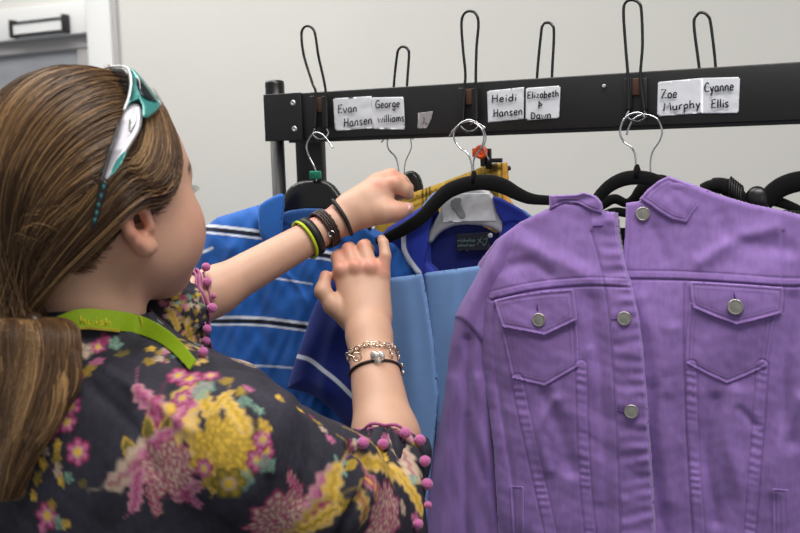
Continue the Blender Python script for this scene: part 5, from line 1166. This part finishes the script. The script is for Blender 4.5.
mb = MB(); c2 = d1(331.5, 234, 1.195); mb.tube(np.array([c2+RT*.0035*math.cos(t_)+UP*.0035*math.sin(t_) for t_ in np.linspace(.3, 4.6, 14)]), .0008, 6); mb.build('fastener', 'chrome', b2)
b3 = thing('hair_elastic', onL(341)[0], 'plain black hair elastic round the left wrist, closest to the hand', 'hair elastic')
fx = np.linspace(333, 351.5, 15); fy = np.linspace(200.5, 234, 15)
fd = np.array([sdep(x, y) for x, y in zip(fx, fy)]); fd = np.convolve(np.r_[fd[0], fd[0], fd, fd[-1], fd[-1]], np.ones(5)/5, 'valid')-.0006; fx += 2.5*np.sin(np.linspace(0, PI, 15))
ring = np.vstack([D(fx, fy, fd), D(np.linspace(350, 334, 9), np.linspace(231, 203, 9), fd[-1]+.008+.030*np.sin(np.linspace(.3, PI-.3, 9)))])
mb = MB(); mb.tube(ring, .0026, 8, closed=True); mb.build('elastic', 'rubber', b3)
axR = unit(WR-fR); uR = np.cross(axR, FW); uR /= np.linalg.norm(uR); vR = np.cross(axR, uR)
def onR(py_): t_ = (440-py_)/(440-334.); return fR+(WR-fR)*t_, .0335+(.0245-.0335)*t_
b4 = thing('cord_bracelet', onR(374)[0], 'thin dark braided cord bracelet on the right forearm below the charm bracelet', 'bracelet')
c_, r_ = onR(374); mb = MB(); mb.tube(np.array([c_+axR*(-.0035*math.sin(t_)+.001*math.cos(t_))+(r_+.0008)*(math.cos(t_)*uR+.93*math.sin(t_)*vR) for t_ in a]), .0017, 8, closed=True); mb.build('cord', 'cord', b4)
mb = MB(); mb.ell(d1(403, 373, 1.13), (.0025, .002, .003)); mb.build('clasp', 'chrome', b4)
b5 = thing('charm_bracelet', onR(356)[0], 'pale gold chain bracelet with crystal heart charm and toggle clasp, right wrist', 'bracelet')
c_, r_ = onR(356); mb = MB(); n = 30
for i in range(n):
    t_ = 2*PI*i/n; cc = c_+axR*(-.004*math.sin(t_)+.002*math.cos(t_+.5)+.0012*math.sin(t_*5))+(r_+.0022)*(math.cos(t_)*uR+.93*math.sin(t_)*vR)
    tg = -math.sin(t_)*uR+math.cos(t_)*vR; nn = math.cos(t_)*uR+math.sin(t_)*vR; e2 = axR*.8+nn*(.6 if i % 2 else -.3); e2 /= np.linalg.norm(e2)
    mb.tube(np.array([cc+tg*.0042*math.cos(q_)+e2*.0026*math.sin(q_) for q_ in np.linspace(0, 2*PI, 13)[:-1]]), .00075, 6, closed=True)
mb.build('chain', 'gold', b5)
mb = MB(); hc_ = d1(377.5, 357.5, 1.105)
mb.ell(hc_-RT*.0034+UP*.0022, (.0054, .0035, .0054)); mb.ell(hc_+RT*.0034+UP*.0017, (.0054, .0035, .0054)); mb.ell(hc_-UP*.0036, (.0044, .003, .0056)); mb.build('heart_charm', 'crystal', b5)
mb = MB(); tc_ = d1(357, 357, 1.10); mb.tube(np.array([tc_+RT*.0048*math.cos(q_)+UP*.0048*math.sin(q_) for q_ in np.linspace(0, 2*PI, 17)[:-1]]), .0009, 6, closed=True); mb.tube(np.array([d1(348.5, 355, 1.095), d1(359, 359, 1.095)]), .0010, 6); mb.build('toggle_clasp', 'gold', b5)
mb = MB()
for x_, y_, dd_ in ((392, 356, 1.12), (399, 358, 1.135), (390, 352, 1.12), (402, 366, 1.14)): mb.ell(d1(x_, y_, dd_-.004), (.0016, .0012, .0034), nu=8, nv=6)
mb.build('small_charms', 'gold', b5)
